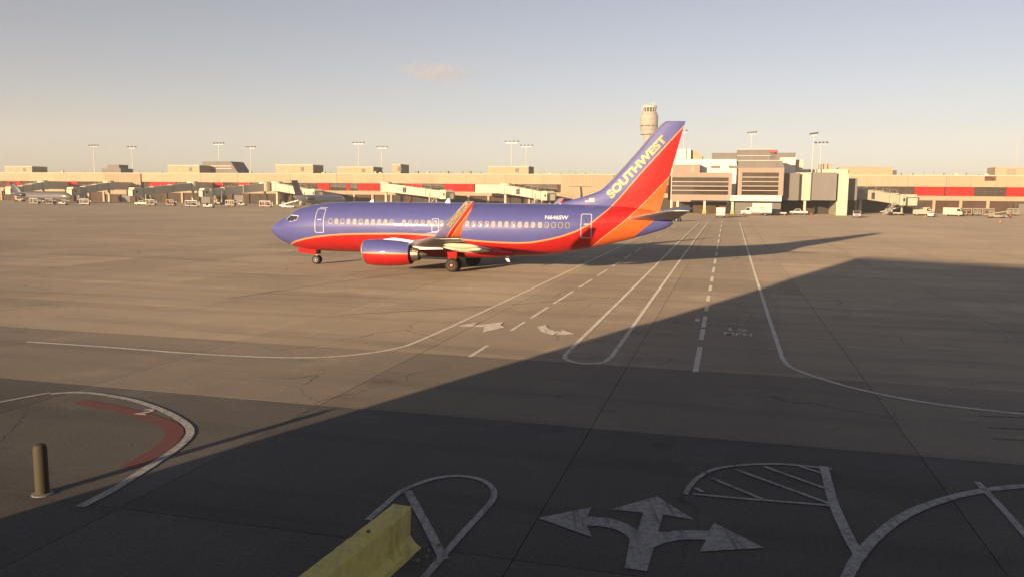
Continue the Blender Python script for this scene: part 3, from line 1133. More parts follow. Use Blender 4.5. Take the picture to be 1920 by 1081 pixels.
# nose gear
ng = MB()
ng.cyl((4.0, 0, .34), (4.05, 0, 1.35), .07, .09, 10)
ng.bar((4.0, 0, .7), (3.3, 0, 1.2), .05)
ng.cyl((4.0, -.26, .34), (4.0, .26, .34), .05, .05, 8)
ng = ng.build('nose_gear', 'gear_steel', plane, True)
for q in (-.19, .19):
    MB().lathe((4.0, q - .09, .345), (0, 1, 0), [(0, .19), (0, .29), (.03, .335), (.09, .345), (.15, .335), (.18, .29), (.18, .19)], 24).build('tyre', 'tyre', ng, True)
    sg = -1 if q < 0 else 1
    MB().lathe((4.0, q + sg * .095, .345), (0, -sg, 0), [(0, .03), (.015, .12), (0, .18), (.04, .2), (.15, .2)], 16).build('wheel_hub', 'outline_white', ng, True)
for q in (-.42, .42):
    MB().prism([(2.55, 1.30), (4.15, 1.16), (4.1, .78), (2.55, .92)], q - .015, q + .015).build('gear_door', 'belly_red', ng)
# small probes and ports on the nose
for x_, z_, w_, h_2 in ((1.95, 2.95, .10, .05), (2.05, 2.62, .12, .04), (2.75, 2.9, .05, .05), (3.9, 3.25, .06, .06)):
    skin_patch('sensor_port', x_, x_ + w_, z_, z_ + h_2, 'dark_metal', plane, .02, 1, 1)
skin_patch('door_hinge_cover', 4.9, 5.6, 4.56, 4.60, 'outline_white', plane, .02, 3, 1)
skin_patch('service_panel', 11.42, 11.52, 3.40, 3.48, 'outline_white', plane, .02, 1, 1)
skin_patch('cargo_door_seam', 8.2, 8.24, 1.5, 2.3, 'dark_metal', plane, .012, 1, 4)
skin_patch('cargo_door_seam', 9.4, 9.44, 1.5, 2.3, 'dark_metal', plane, .012, 1, 4)
# antennas and beacon
MB().prism([(14.9, 5.05), (15.35, 5.05), (15.3, 5.38), (15.12, 5.38)], -.02, .02).build('antenna', 'outline_white', plane)
MB().prism([(8.6, 5.04), (9.0, 5.04), (8.98, 5.24), (8.85, 5.24)], -.015, .015).build('antenna', 'outline_white', plane)
MB().prism([(19.55, 1.10), (19.95, 1.10), (20.15, .62), (19.95, .62)], -.02, .02).build('antenna', 'outline_white', plane)
MB().lathe((12.0, 0, 5.05), (0, 0, 1), [(0, .1), (.08, .09), (.14, .03)], 10).build('beacon', 'belly_red', plane, True)
MB().lathe((24.0, 0, 5.04), (0, 0, 1), [(0, .12), (.06, .1), (.1, .03)], 10).build('antenna', 'outline_white', plane, True)

# ------------------------------------------------------------------ far concourse
FB = 305.0          # the facade's distance along the grid
ZR, ZF, ZW, ZL = 13.05, 9.07, 5.97, 4.4      # roof, underside of fascia, window sill, underside of ledge


def concourse(name, label, u0, u1, joints, reds, wins, corr=()):
    a0, a1 = A(u0, FB), A(u1, FB)
    t = at_ab(name, label, 'building', (a0 + a1) / 2, FB)
    m0 = (a0 + a1) / 2

    def X(u):
        return A(u, FB) - m0
    x0, x1 = a0 - m0, a1 - m0
    box_obj('core', 'brown_wall', t, x0, x1, 0.6, 30, 0.0, ZF)
    box_obj('roof', 'roof_gravel', t, x0, x1, 0.3, 30, ZF, ZR - 0.25)
    J = [x0] + [X(u) for u in joints] + [x1]
    for p, q in zip(J[:-1], J[1:]):
        n = max(1, round((q - p) / 7.6))
        for i in range(n):
            g0, g1 = p + (q - p) * i / n, p + (q - p) * (i + 1) / n
            e0 = 0.07 if i == 0 else 0.015
            box_obj('fascia_panel', 'cream_panel', t, g0 + e0, g1 - 0.015, -0.1 - random.uniform(0, .03), 0.3, ZF + random.uniform(-.02, .02), ZR - 0.18)
        box_obj('coping', 'pale_cream', t, p + .05, q - .02, -0.22, 0.5, ZR - 0.18, ZR + 0.02)
    box_obj('ledge', 'cream_panel', t, x0, x1, -0.15, 0.6, ZL, ZW)
    for a_, b_ in corr:      # ribbed metal wall standing down to the ground floor
        p, q = X(a_), X(b_)
        mb = MB().box(p, q, -0.75, 0.1, 3.4, ZR - 0.3)
        mb.build('ribbed_wall', 'cream_panel', t)
        x = p + .4
        rib = MB().box(-0.09, .09, -0.87, -0.75, 3.45, ZR - 0.35).build('wall_rib', 'cream_panel', t)
        rib.location.x = x
        while x + .9 < q:
            x += .9
            r2 = rib.copy()
            COL.objects.link(r2)
            r2.location.x = x
    for a_, b_ in reds:
        p, q = X(a_), X(b_)
        n = max(1, round((q - p) / 4.2))
        for i in range(n):
            box_obj('red_panel', 'red_panel', t, p + (q - p) * i / n + .04, p + (q - p) * (i + 1) / n - .04, 0.12 - random.uniform(0, .03), 0.6, ZW + .03, ZF - .03)
    for a_, b_ in wins:
        p, q = X(a_), X(b_)
        n = max(1, round((q - p) / 2.6))
        for i in range(n):
            g0, g1 = p + (q - p) * i / n, p + (q - p) * (i + 1) / n
            w = box_obj('window', 'bronze_glass', t, g0 + .06, g1 - .06, 0.42, 0.6, ZW + .1, ZF - .1)
            MB().box(g0 + .0, g0 + .09, 0.3, 0.6, ZW + .05, ZF - .05).box(g0 + .1, g1, 0.33, 0.5, (ZW + ZF) / 2, (ZW + ZF) / 2 + .09).build('mullion', 'dark_metal', w)
    # ground-floor piers; dark plates stand for shaded openings, grey ones are doors
    x = x0 + 3
    while x < x1 - 3:
        k = random.random()
        box_obj('pier', 'cream_panel' if k < .4 else 'brown_wall', t, x, x + .9, -0.1, 0.6, 0, ZL)
        if k > .35:
            box_obj('bay_front', 'opening_shade' if k < .75 else 'grey_metal', t, x + 1.6, x + 6.0, 0.45, 0.62, 0.02, 3.6)
        x += 8.3
    return t, X


conc1, X1 = concourse('concourse', 'long cream concourse with red panels and roof plant behind the airliner', -60, 1252, [57, 200, 267, 377, 447, 546, 632, 720, 874, 948, 1052, 1150],
                      [(-40, -10), (15, 40), (118, 146), (281, 330), (392, 400), (403, 419), (446, 470), (492, 520), (595, 618), (649.5, 656), (671, 720), (758, 792), (833, 889), (905, 940)],
                      [(60, 116), (146, 196), (332, 390), (420, 445), (472, 490), (522, 594), (619, 649), (656.5, 670), (722, 757), (793, 832), (941, 1045)],
                      [(200, 267), (1052, 1150)])
conc2, X2 = concourse('concourse', 'cream concourse with red panels and a round-topped roof block beyond the tall gatehouse', 1586, 2010, [1700, 1772, 1865],
                      [(1714, 1769.5), (1772, 1826), (1886, 1945)], [(1640, 1713), (1829, 1884)])

# roof plant on the concourses: (u0, u1, v top, depth behind the facade, material, label)
roofs = [(9, 60, 312, 6, 'cream block', 'cream roof plant block at the far end of the long concourse'),
         (315, 374, 310, 6, 'cream block', 'cream roof plant block beside the slanted grey roof light'),
         (517, 587, 309, 5, 'cream block', 'cream roof plant block above the parked grey jet'),
         (633, 700, 313, 6, 'cream block', 'low cream roof plant block over the bridge with twin dark windows'),
         (735, 751, 308, 2, 'cream block', 'narrow tall cream stair head block on the concourse roof'),
         (915, 991, 312, 6, 'cream block', 'wide cream roof plant block with louvre beside the airliner fin')]
for u0, u1, v, db, _, lab in roofs:
    b = FB + db
    a0, a1 = A(u0, b, 320), A(u1, b, 320)
    zt = Z((u0 + u1) / 2, v, b)
    t = at_ab('roof_plant_block', lab, 'roof block', (a0 + a1) / 2, b, 'plant blocks on the concourse roof')
    t.location.z = ZR - 0.26
    w = (a1 - a0) / 2
    h = zt - t.location.z
    box_obj('wall', 'cream_panel', t, -w, w, 0, 9, 0, h - .25)
    box_obj('coping', 'pale_cream', t, -w - .1, w + .1, -.1, 9.1, h - .25, h)
    MB().box(w * .35, w * .35 + 1.6, -.06, 0, h * .3, h * .75).build('louvre', 'grey_metal', t)
    for i in range(3):
        x = -w + 2 * w * (i + 1) / 4
        box_obj('panel_joint', 'dark_metal', t, x, x + .05, -.02, .0, .1, h - .3)
b = FB - 0.0
a0, a1 = A(1569, b + 4, 320), A(1674, b + 4, 320)
t = at_ab('roof_plant_block', 'long pale roof block with rounded corner beside the brown gatehouse', 'roof block', (a0 + a1) / 2, b + 4, 'plant blocks on the concourse roof')
t.location.z = ZR - .26
h = Z(1640, 313, b + 4) - t.location.z
w = (a1 - a0) / 2
prof = [(-w, 0)] + [(-w + 2.0 - 2.0 * math.cos(R(q)), h - 2.0 + 2.0 * math.sin(R(q))) for q in (0, 20, 40, 60, 80, 90)] + [(w, h), (w, 0)]
MB().prism(prof, 0, 9).build('wall', 'cream_panel', t)
box_obj('cable_box', 'dark_metal', t, w + .01, w + 1.4, .5, 2, 0, h - 1.2)
a0, a1 = A(1866, b + 4, 320), A(2000, b + 4, 320)
t = at_ab('roof_plant_block', 'tall cream roof block behind the brown advertising board', 'roof block', (a0 + a1) / 2, b + 4, 'plant blocks on the concourse roof')
t.location.z = ZR - .26
w = (a1 - a0) / 2
h = Z(1890, 314, b + 4) - t.location.z
box_obj('wall', 'cream_panel', t, -w, w, 0, 9, 0, h)
box_obj('door', 'tan_panel', t, -w + 3.5, -w + 6.4, -.08, 0, .2, h - .5)
t = at_ab('roof_board', 'small brown board with a red streak on the concourse roof edge', 'sign', A(1854, FB - .6), FB - .6)
z0, z1 = Z(1854, 339, FB), Z(1854, 331, FB)
box_obj('board', 'brown_wall', t, -1.6, 1.6, 0, .22, z0, z1)
MB().bar((-1.3, -.02, z0 + .3), (0.2, -.02, (z0 + z1) / 2), .04, .2).bar((.2, -.02, (z0 + z1) / 2), (1.3, -.02, z1 - .3), .04, .2).build('red_streak', 'roof_red', t)
box_obj('bracket', 'dark_metal', t, -.2, .2, .22, .52, z0, z1)
# slanted grey roof light
b = FB + 14
a0, a1 = A(379, b, 315), A(448, b, 315)
t = at_ab('slanted_roof_light', 'grey slanted roof light with two white stripes on the concourse', 'roof light', a0, b)
t.location.z = ZR - .26
w = a1 - a0
h = Z(410, 303, b) - t.location.z
MB().prism([(1.5, 0), (0, h), (w * .78, h), (w, 0)], 0, 10).build('shell', 'grey_metal', t)
for q in (.42, .62):
    box_obj('white_stripe', 'rail_white', t, 2.0, w * .80, -.08, .0, h * q, h * q + .35)
b = FB + 14
a0, a1 = A(190, b, 315), A(226, b, 315)
t = at_ab('roof_cooling_unit', 'dark stepped cooling unit on the roof above the ribbed wall', 'cooling unit', a0, b)
t.location.z = ZR - .26
w = a1 - a0
h = Z(208, 309, b) - t.location.z
MB().box(0, w, 0, 8, 0, h * .6).box(w * .25, w * .85, 1, 7, h * .6, h).build('casing', 'grey_metal', t)
box_obj('grille', 'dark_metal', t, .3, w * .6, -.05, 0, .3, h * .5)
# small clutter along the roof edge: vents, hatches, aerials
clut = [(30, 'vent'), (118, 'fan'), (160, 'vent'), (233, 'mast'), (262, 'mast'), (305, 'vent'), (470, 'fan'), (492, 'vent'), (607, 'hatch'), (620, 'vent'), (704, 'fan'), (714, 'hatch'), (781, 'box'), (803, 'fan'), (826, 'mast'), (838, 'box'), (846, 'vent'), (868, 'vent'), (880, 'box'), (902, 'vent'), (1012, 'vent'), (1021, 'mast'), (1032, 'hatch'),
        (1052, 'vent'), (1068, 'mast'), (1080, 'vent'), (1098, 'vent'), (1115, 'mast'), (1690, 'vent'), (1712, 'vent'), (1732, 'mast'), (1751, 'mast'), (1770, 'vent'), (1792, 'hatch'), (1812, 'vent'), (1836, 'vent'), (1849, 'hatch')]
ORD = ['first', 'second', 'third', 'fourth', 'fifth', 'sixth', 'seventh', 'eighth', 'ninth', 'tenth', 'eleventh', 'twelfth', 'thirteenth', 'fourteenth']
count_ = {}
for i, (u, kind) in enumerate(clut):
    b = FB + random.uniform(.8, 3.5)
    side_ = 'the long concourse' if u < 1200 else 'the concourse with the brown board'
    nm = {'vent': 'roof_vent', 'fan': 'roof_fan', 'mast': 'roof_aerial', 'hatch': 'roof_hatch', 'box': 'roof_box'}[kind]
    what = {'vent': 'capped vent pipe', 'fan': 'pale hooded fan', 'mast': 'thin aerial', 'hatch': 'low pale hatch', 'box': 'dark square box'}[kind]
    far = u < 1200
    count_[(kind, far)] = count_.get((kind, far), 0) + 1
    lab = ORD[count_[(kind, far)] - 1] + ' ' + what + (' along the long concourse roof, counting towards the airliner fin' if far else ' along the roof by the brown board, counting from the gatehouses')
    t = at_ab(nm, lab, nm.split('_')[1], A(u, b, 325), b, what + 's along ' + side_ + ' roof')
    t.location.z = ZR - .27
    if kind == 'vent':
        hh = random.uniform(.5, 1.1)
        MB().cyl((0, 0, 0), (0, 0, hh), .14, .14, 8).build('pipe', 'dark_metal', t)
        MB().cyl((0, 0, hh), (0, 0, hh + .18), .26, .08, 8).build('cap', 'dark_metal', t)
    elif kind == 'fan':
        MB().cyl((0, 0, 0), (0, 0, .7), .5, .5, 10).build('drum', 'pale_cream', t)
        MB().lathe((0, 0, .7), (0, 0, 1), [(0, .75), (.25, .7), (.55, .3), (.62, .05)], 12).build('hood', 'pale_cream', t, True)
    elif kind == 'mast':
        MB().cyl((0, 0, 0), (0, 0, 1.7), .05, .03, 6).build('rod', 'dark_metal', t)
        MB().bar((-.35, 0, 1.5), (.35, 0, 1.5), .06).build('crossbar', 'dark_metal', t)
    elif kind == 'hatch':
        box_obj('curb', 'pale_cream', t, -.6, .6, -.6, .6, 0, .55)
        MB().prism([(-.7, .55), (.7, .55), (.55, .75), (-.55, .75)], -.7, .7).build('lid', 'pale_cream', t)
    else:
        box_obj('casing', 'dark_metal', t, -.75, .75, -.6, .6, 0, 1.25)
        box_obj('lid', 'grey_metal', t, -.85, .85, -.7, .7, 1.25, 1.35)

# ------------------------------------------------------------------ gatehouses and blocks in the middle


def lifted(name, label, u0, u1, v0, v1, b, depth, frame_m, win=None, rails=0, mats_win='bronze_glass', cat='building', legs=(), zlow=None):
    """block carried above the ground: shell, framed window with glass strips between rails, legs"""
    um = (u0 + u1) / 2
    a0, a1 = A(u0, b, v1), A(u1, b, v1)
    t = at_ab(name, label, cat, (a0 + a1) / 2, b)
    w = (a1 - a0) / 2
    zt, zb = Z(um, v0, b), (Z(um, v1, b) if zlow is None else zlow)
    am = (a0 + a1) / 2
    if win:
        wa, wb = A(win[0], b) - am, A(win[1], b) - am
        wz0, wz1 = Z(um, win[3], b), Z(um, win[2], b)
        box_obj('shell', frame_m, t, -w, w, .5, depth, zb, zt)
        MB().box(-w, wa, 0, .5, zb, zt).build('jamb', frame_m, t)
        MB().box(wb, w, 0, .5, zb, zt).build('jamb', frame_m, t)
        box_obj('lintel', frame_m, t, wa, wb, 0, .5, wz1, zt)
        box_obj('sill', frame_m, t, wa, wb, 0, .5, zb, wz0)
        n = rails + 1
        for i in range(n):
            g0, g1 = wz0 + (wz1 - wz0) * i / n, wz0 + (wz1 - wz0) * (i + 1) / n
            box_obj('glass_strip', mats_win, t, wa, wb, .3 + random.uniform(0, .05), .5, g0 + .06, g1 - .06)
            if i:
                box_obj('rail', 'rail_white', t, wa, wb, .1, .32, g0 - .1, g0 + .1)
    else:
        box_obj('shell', frame_m, t, -w, w, 0, depth, zb, zt)
        box_obj('coping', frame_m, t, -w - .08, w + .08, -.08, depth + .08, zt, zt + .18)
    for u in legs:
        x = A(u, b + 1) - am
        g = MB().box(x - .35, x + .35, .9, 1.6, 1.0, zb).build('leg', 'pale_cream', t)
        MB().box(x - .55, x + .55, .7, 1.8, 0, 1.0).build('leg_guard', 'safety_yellow', g)
    return t, am


g1, am = lifted('gatehouse', 'low wide tan gatehouse on legs with a louvred bronze window', 1258, 1371, 324, 376, 250, 26, 'tan_panel', (1259.5, 1365, 333, 365.5), 3, legs=(1271, 1321.5, 1374))
box_obj('back_wall', 'brown_wall', g1, -9, 7.5, 12, 12.3, 0, 3.4)
box_obj('dark_opening', 'opening_shade', g1, -6.5, -3, 11.8, 12, 0, 3.0)  # solid plate, its dark colour stands for a shaded opening
g2, am2 = lifted('gatehouse', 'tall tan gatehouse with square louvred window and stepped metal roof', 1382.5, 1468, 315, 367, 248, 28, 'tan_panel', (1390, 1458.5, 324, 366), 4)
zz0, zz1 = Z(1420, 377.5, 248), Z(1420, 367, 248)
box_obj('white_band', 'white_wall', g2, A(1369, 248) - am2, A(1465.5, 248) - am2, -.25, 20, zz0, zz1)
box_obj('ribbed_wall', 'grey_metal', g2, A(1379, 249) - am2, A(1466, 249) - am2, 3.5, 20, 0, zz0)
for i in range(16):
    x = A(1379, 249) - am2 + .5 + i * .82
    box_obj('wall_rib', 'grey_metal', g2, x, x + .12, 3.38, 3.5, .05, zz0 - .02)
# stepped metal roof
for (u0, u1, v0, v1, db, nm) in ((1384, 1467, 302, 315, 3, 'roof_step'), (1381, 1444, 281, 301, 7, 'roof_step')):
    b = 248 + db
    x0, x1 = A(u0, b, 310) - am2, A(u1, b, 310) - am2
    z0, z1 = Z(1420, v1, b) - .4, Z(1420, v0, b)
    rs = MB().prism([(x0, z0), (x1 + (.6 if v0 > 290 else 0), z0), (x1, z1), (x0, z1)], db, db + 14).build(nm, 'grey_metal', g2)
    n = int((x1 - x0) / .8)
    for i in range(1, n):
        x = x0 + (x1 - x0) * i / n
        box_obj('seam', 'grey_metal', rs, x - .05, x + .05, db - .09, db, z0 + .05, z1 - .05)
    box_obj('white_rail', 'rail_white', rs, x0, x1, db - .2, db, z1 - .02, z1 + .22)
    if v0 < 290:
        zm = (z0 + z1) / 2
        box_obj('white_rail', 'rail_white', rs, x0, x1 + .1, db - .2, db - .1, zm - .1, zm + .12)
        box_obj('red_roof', 'roof_red', g2, x1 - .5, A(1458, b, 290) - am2, db - .3, db + 10, Z(1450, 286.5, b), Z(1450, 281.5, b))
        box_obj('stair_flank', 'grey_metal', g2, x1, A(1453, b, 290) - am2, db + .5, db + 9, z0, Z(1450, 286.5, b))
        for j in range(6):
            MB().bar((x1 + .2, db - .4, z1 - 1.0 - j * .42), (x1 + 1.4 + j * .12, db - .4, z1 - 1.3 - j * .42), .09).build('roof_ladder_bar', 'dark_metal', g2)

lifted('connector_block', 'grey metal-clad block between the tall gatehouse and the cream pier wall', 1467, 1497, 326, 376, 254, 20, 'grey_metal')
cw, _ = lifted('pier_block', 'pale cream pier block standing over a parked pickup', 1490, 1522, 325, 376, 257, 20, 'pale_cream', legs=(1509.5,))
lifted('connector_block', 'brown-grey metal-clad block beside the row of bollards', 1521.5, 1567, 325, 376, 252, 22, 'grey_metal')
pw, am3 = lifted('pier_block', 'pale cream pier block reaching the ground by the jet bridge', 1567.5, 1588, 327, 395, 254, 20, 'pale_cream', zlow=0.0)
sb_, am4 = lifted('connector_block', 'grey sloping-topped block between the cream pier and the jet bridge', 1588.5, 1606, 336, 376, 263, 16, 'grey_metal')
bk = at_ab('undercroft_wall', 'dark back wall under the raised gate blocks', 'wall', A(1490, 272), 272)
box_obj('wall', 'brown_wall', bk, -8, 18, 0, .4, 0, 5.5)
for x in (-7, -1, 5, 11):
    box_obj('bay_front', 'opening_shade', bk, x, x + 4.5, -.06, 0, 0, 3.6)  # dark plates in place of shaded openings under the blocks

# white buildings behind
behind = [('terminal_block', 'broad white rooftop storey above the louvred gatehouses', 1259, 1381, 299, 268, 'white_wall'),
          ('terminal_block', 'tan rooftop box with a ladder above the low gatehouse', 1261, 1312, 309, 262, 'tan_panel'),
          ('terminal_block', 'bright white tower block just behind the airliner fin', 1268, 1294, 280, 290, 'white_wall'),
          ('terminal_block', 'tan sloped penthouse behind the white rooftop storey', 1294, 1316, 283, 292, 'cream_panel'),
          ('terminal_block', 'long grey standing-seam roof storey behind the stepped penthouse', 1334, 1490, 287, 285, 'grey_metal'),
          ('terminal_block', 'white wall block beside the stepped penthouse', 1462, 1491, 296, 262, 'white_wall'),
          ('terminal_block', 'narrow cream shaft beside the white wall block', 1491, 1505.5, 300, 266, 'pale_cream'),
          ('terminal_block', 'low pale roof storey behind the two light masts', 1505, 1590, 318, 280, 'pale_cream'),
          ('terminal_block', 'small cream penthouse between the light masts', 1540, 1560, 308, 288, 'cream_panel')]
for nm, lab, u0, u1, v0, b, m_ in behind:
    b *= 1.1
    a0, a1 = A(u0, b, 320), A(u1, b, 320)
    t = at_ab(nm, lab, 'building', (a0 + a1) / 2, b, 'blocks behind the gatehouses')
    w = (a1 - a0) / 2
    zt = Z((u0 + u1) / 2, v0, b)
    d = 10 if w < 8 else 16
    if 'sloped' in lab:
        MB().prism([(-w, 0), (w, 0), (w, zt - 2), (-w * .2, zt), (-w, zt)], 0, d).build('wall', m_, t)
    else:
        box_obj('wall', m_, t, -w, w, 0, d, 0, zt - .2)
    box_obj('coping', m_, t, -w - .1, w * (-.2 if 'sloped' in lab else 1) + .1, -.1, d + .1, zt - .2, zt + .03)
    if 'ladder' in lab:
        for x in (w - 2.6, w - 2.0):
            box_obj('ladder_rail', 'pole_grey', t, x, x + .1, -.25, -.15, 9, zt + 1.2)
    if 'broad' in lab:
        for x in (2.5, 8.5):
            box_obj('vent', 'grey_metal', t, x, x + 3.2, -.1, 0, zt - 3.2, zt - 2.2)
    if 'seam' in lab:
        for i in range(24):
            x = -w + 2 * w * (i + .5) / 24
            box_obj('seam', 'grey_metal', t, x - .06, x + .06, -.1, 0, zt - 4, zt - .3)

# ------------------------------------------------------------------ jet bridges


def ang(p, q):
    d = q - p
    return math.atan2(d.y, d.x)


def jet_bridge(label, p0, p1, z0, z1, lit='pale_cream', link=None, sign=False, h=3.1):
    """p0: rotunda by the facade, p1: cab; z0, z1: floor heights"""
    p0, p1 = Vector((p0.x, p0.y, 0)), Vector((p1.x, p1.y, 0))
    t = thing('jet_bridge', label, 'jet bridge', p0, ang(p0, p1), 'jet bridges along the far concourse')
    Ln = (p1 - p0).length

    def zf(x):
        return z0 + (z1 - z0) * x / Ln
    rot = MB().lathe((0, 0, z0 - .3), (0, 0, 1), [(0, 2.1), (.1, 2.2), (h + .7, 2.2), (h + .9, 2.0), (h + 1.0, .2)], 16).build('rotunda', lit, t, True)
    MB().cyl((0, 0, 0), (0, 0, z0 - .3), .55, .5, 12).build('column', lit, rot, True)
    cuts = [1.6, Ln * .40, Ln * .72, Ln - 2.2]
    for i in range(3):
        a, b = cuts[i], cuts[i + 1] + (.6 if i < 2 else 0)
        w, hh = 1.45 - .14 * i, h - .16 * i
        mb = MB().loft([[(x, s * w, zf(x) + zz) for s, zz in ((-1, 0), (1, 0), (1, hh), (-1, hh))] for x in (a, b)])
        tn = mb.build('tunnel', lit, t)
        for x in (a + .08, b - .08):
            rb = MB()
            rb.bar((x, -w - .05, zf(x) + .0), (x, -w - .05, zf(x) + hh + .1), .16, .1)
            rb.bar((x, w + .05, zf(x) + .0), (x, w + .05, zf(x) + hh + .1), .16, .1)
            rb.bar((x, -w - .1, zf(x) + hh + .05), (x, w + .1, zf(x) + hh + .05), .14, .1)
            rb.build('end_frame', 'grey_metal', tn)
        rl = MB()
        rl.bar((a, -w - .06, zf(a) + .1), (b, -w - .06, zf(b) + .1), .1, .22)
        rl.bar((a, w + .06, zf(a) + .1), (b, w + .06, zf(b) + .1), .1, .22)
        rl.build('side_rail', lit, tn)
    # rooftop cable trough and hand rails
    mb = MB()
    for x in (Ln * .3, Ln * .45, Ln * .6, Ln * .75):
        mb.bar((x, .5, zf(x) + h - .1), (x, .5, zf(x) + h + .9), .07)
    mb.bar((Ln * .3, .5, zf(Ln * .3) + h + .9), (Ln * .75, .5, zf(Ln * .75) + h + .9), .06)
    mb.build('roof_rail', 'pole_grey', t)
    # cab: round drum then hooded mouth
    x = Ln - 1.0
    cab = MB().lathe((x, 0, z1 - .2), (0, 0, 1), [(0, 1.6), (.1, 1.75), (h + .1, 1.75), (h + .3, 1.5), (h + .35, .2)], 18).build('cab', lit, t, True)
    MB().prism([(x + 1.2, z1 - .1), (x + 3.4, z1 - .1), (x + 3.5, z1 + 1.9), (x + 2.9, z1 + h), (x + 1.2, z1 + h + .1)], -1.6, 1.6).build('cab_hood', lit, cab)
    hd = MB()
    for k in range(4):
        xx = x + 3.45 + k * .16
        hd.bar((xx, -1.75, z1 - .1), (xx, -1.75, z1 + 2.2), .1, .12).bar((xx, 1.75, z1 - .1), (xx, 1.75, z1 + 2.2), .1, .12).bar((xx, -1.75, z1 + 2.3), (xx, 1.75, z1 + 2.3), .12, .1)
    hd.build('bellows', 'dark_metal', cab)
    for s in (-1, 1):
        box_obj('cab_window', 'dark_glass', cab, x + 1.6, x + 2.5, s * 1.6 - .03, s * 1.6 + .03, z1 + 1.1, z1 + 2.0)
    # drive column and wheels
    x = Ln * .80
    zz = zf(x)
    lf = MB()
    for s in (-1, 1):
        lf.bar((x, s * 1.55, .9), (x, s * 1.55, zz + 1.6), .32)
        lf.bar((x - .9, s * 1.55, .7), (x + .9, s * 1.55, .7), .25)
    lf.bar((x, -1.7, zz - .25), (x, 1.7, zz - .25), .3)
    lf.bar((x, -1.7, .75), (x, 1.7, .75), .35)
    lf = lf.build('lift_column', lit, t)
    for s in (-1, 1):
        for q in (-.55, .55):
            MB().lathe((x + q, s * 1.75 - .18, .5), (0, 1, 0), [(0, .3), (.03, .48), (.18, .5), (.33, .48), (.36, .3)], 14).build('wheel', 'tyre', lf, True)
    # service stairs
    x0_, x1_ = Ln - 3.0, Ln - 8.0
    stc = MB()
    for s in (-2.0, -2.9):
        stc.bar((x0_, s, z1), (x1_, s, .1), .08, .25)
        stc.bar((x0_, s, z1 + 1.0), (x1_, s, 1.1), .06)
        for k in range(4):
            q = k / 3
            stc.bar((x0_ + (x1_ - x0_) * q, s, z1 + (.1 - z1) * q), (x0_ + (x1_ - x0_) * q, s, z1 + 1 + (.1 - z1) * q), .06)
    for k in range(12):
        q = (k + .5) / 12
        stc.box(x0_ + (x1_ - x0_) * q - .15, x0_ + (x1_ - x0_) * q + .15, -2.9, -2.0, z1 * (1 - q) - .03, z1 * (1 - q) + .03)
    stc.box(Ln - 3.2, Ln - 2.0, -2.9, -1.3, z1 - .06, z1)
    stc.build('stairs', 'pole_grey', t)
    if sign:
        sx_ = Ln * .36
        for s in (-1,):
            sg = MB().box(sx_, sx_ + 2.0, s * 1.62 - .03, s * 1.62, zf(sx_) + .45, zf(sx_) + 2.35).build('sign', 'navy', t)
            for q in (.8, 1.3, 1.8):
                box_obj('sign_line', 'rail_white', sg, sx_ + .15, sx_ + 1.85, s * 1.62 - .045, s * 1.62 - .031, zf(sx_) + q, zf(sx_) + q + .1)
    if link is not None:
        q = Matrix.Rotation(-ang(p0, p1), 3, 'Z') @ (Vector((link.x, link.y, 0)) - p0)
        d = q.normalized()
        n = Vector((-d.y, d.x, 0)) * 1.5
        MB().loft([[tuple(c + n * s + Vector((0, 0, z0 + zz_))) for s, zz_ in ((-1, -.1), (1, -.1), (1, h + .1), (-1, h + .1))] for c in (d * 1.6, q)]).build('link_corridor', lit, t)
    return t


def BR(label, u0, b0, u1, b1, z0, z1, **kw):
    b0, b1 = b0 * 1.15, b1 * 1.15
    p0, p1 = W(A(u0, b0), b0), W(A(u1, b1), b1)
    lk = kw.pop('link', None)
    kw['link'] = W(A(lk[0], lk[1] * 1.15), lk[1] * 1.15) if lk else W(p0.dot(E1), FB + .3)
    return jet_bridge(label, p0, p1, z0, z1, **kw)


BR('cream jet bridge with dark blue sign sloping down beside the cream pier', 1614, 249, 1702, 226, 5.1, 3.2, sign=True)
BR('cream jet bridge sloping down just above the airliner front cabin', 724, 258, 836, 238, 5.9, 3.4, sign=True)
BR('cream jet bridge with long level corridor above the airliner wing', 948, 256, 1026, 240, 5.6, 3.3, link=(893, 256), sign=True)
BR('pale jet bridge behind the T-tail of the grey jet', 520, 259, 592, 243, 5.8, 3.4)
BR('shaded jet bridge ending above the baggage tug', 497, 257, 388, 235, 5.6, 3.3)
BR('shaded jet bridge ending beside the ribbed cream wall', 362, 255, 256, 232, 5.6, 3.3)
BR('shaded jet bridge at the parked dark-hulled jet', 205, 254, 140, 238, 5.6, 3.3)
BR('shaded jet bridge nearest the far end of the long concourse', 82, 254, 25, 240, 5.6, 3.3)

# ------------------------------------------------------------------ parked regional jets


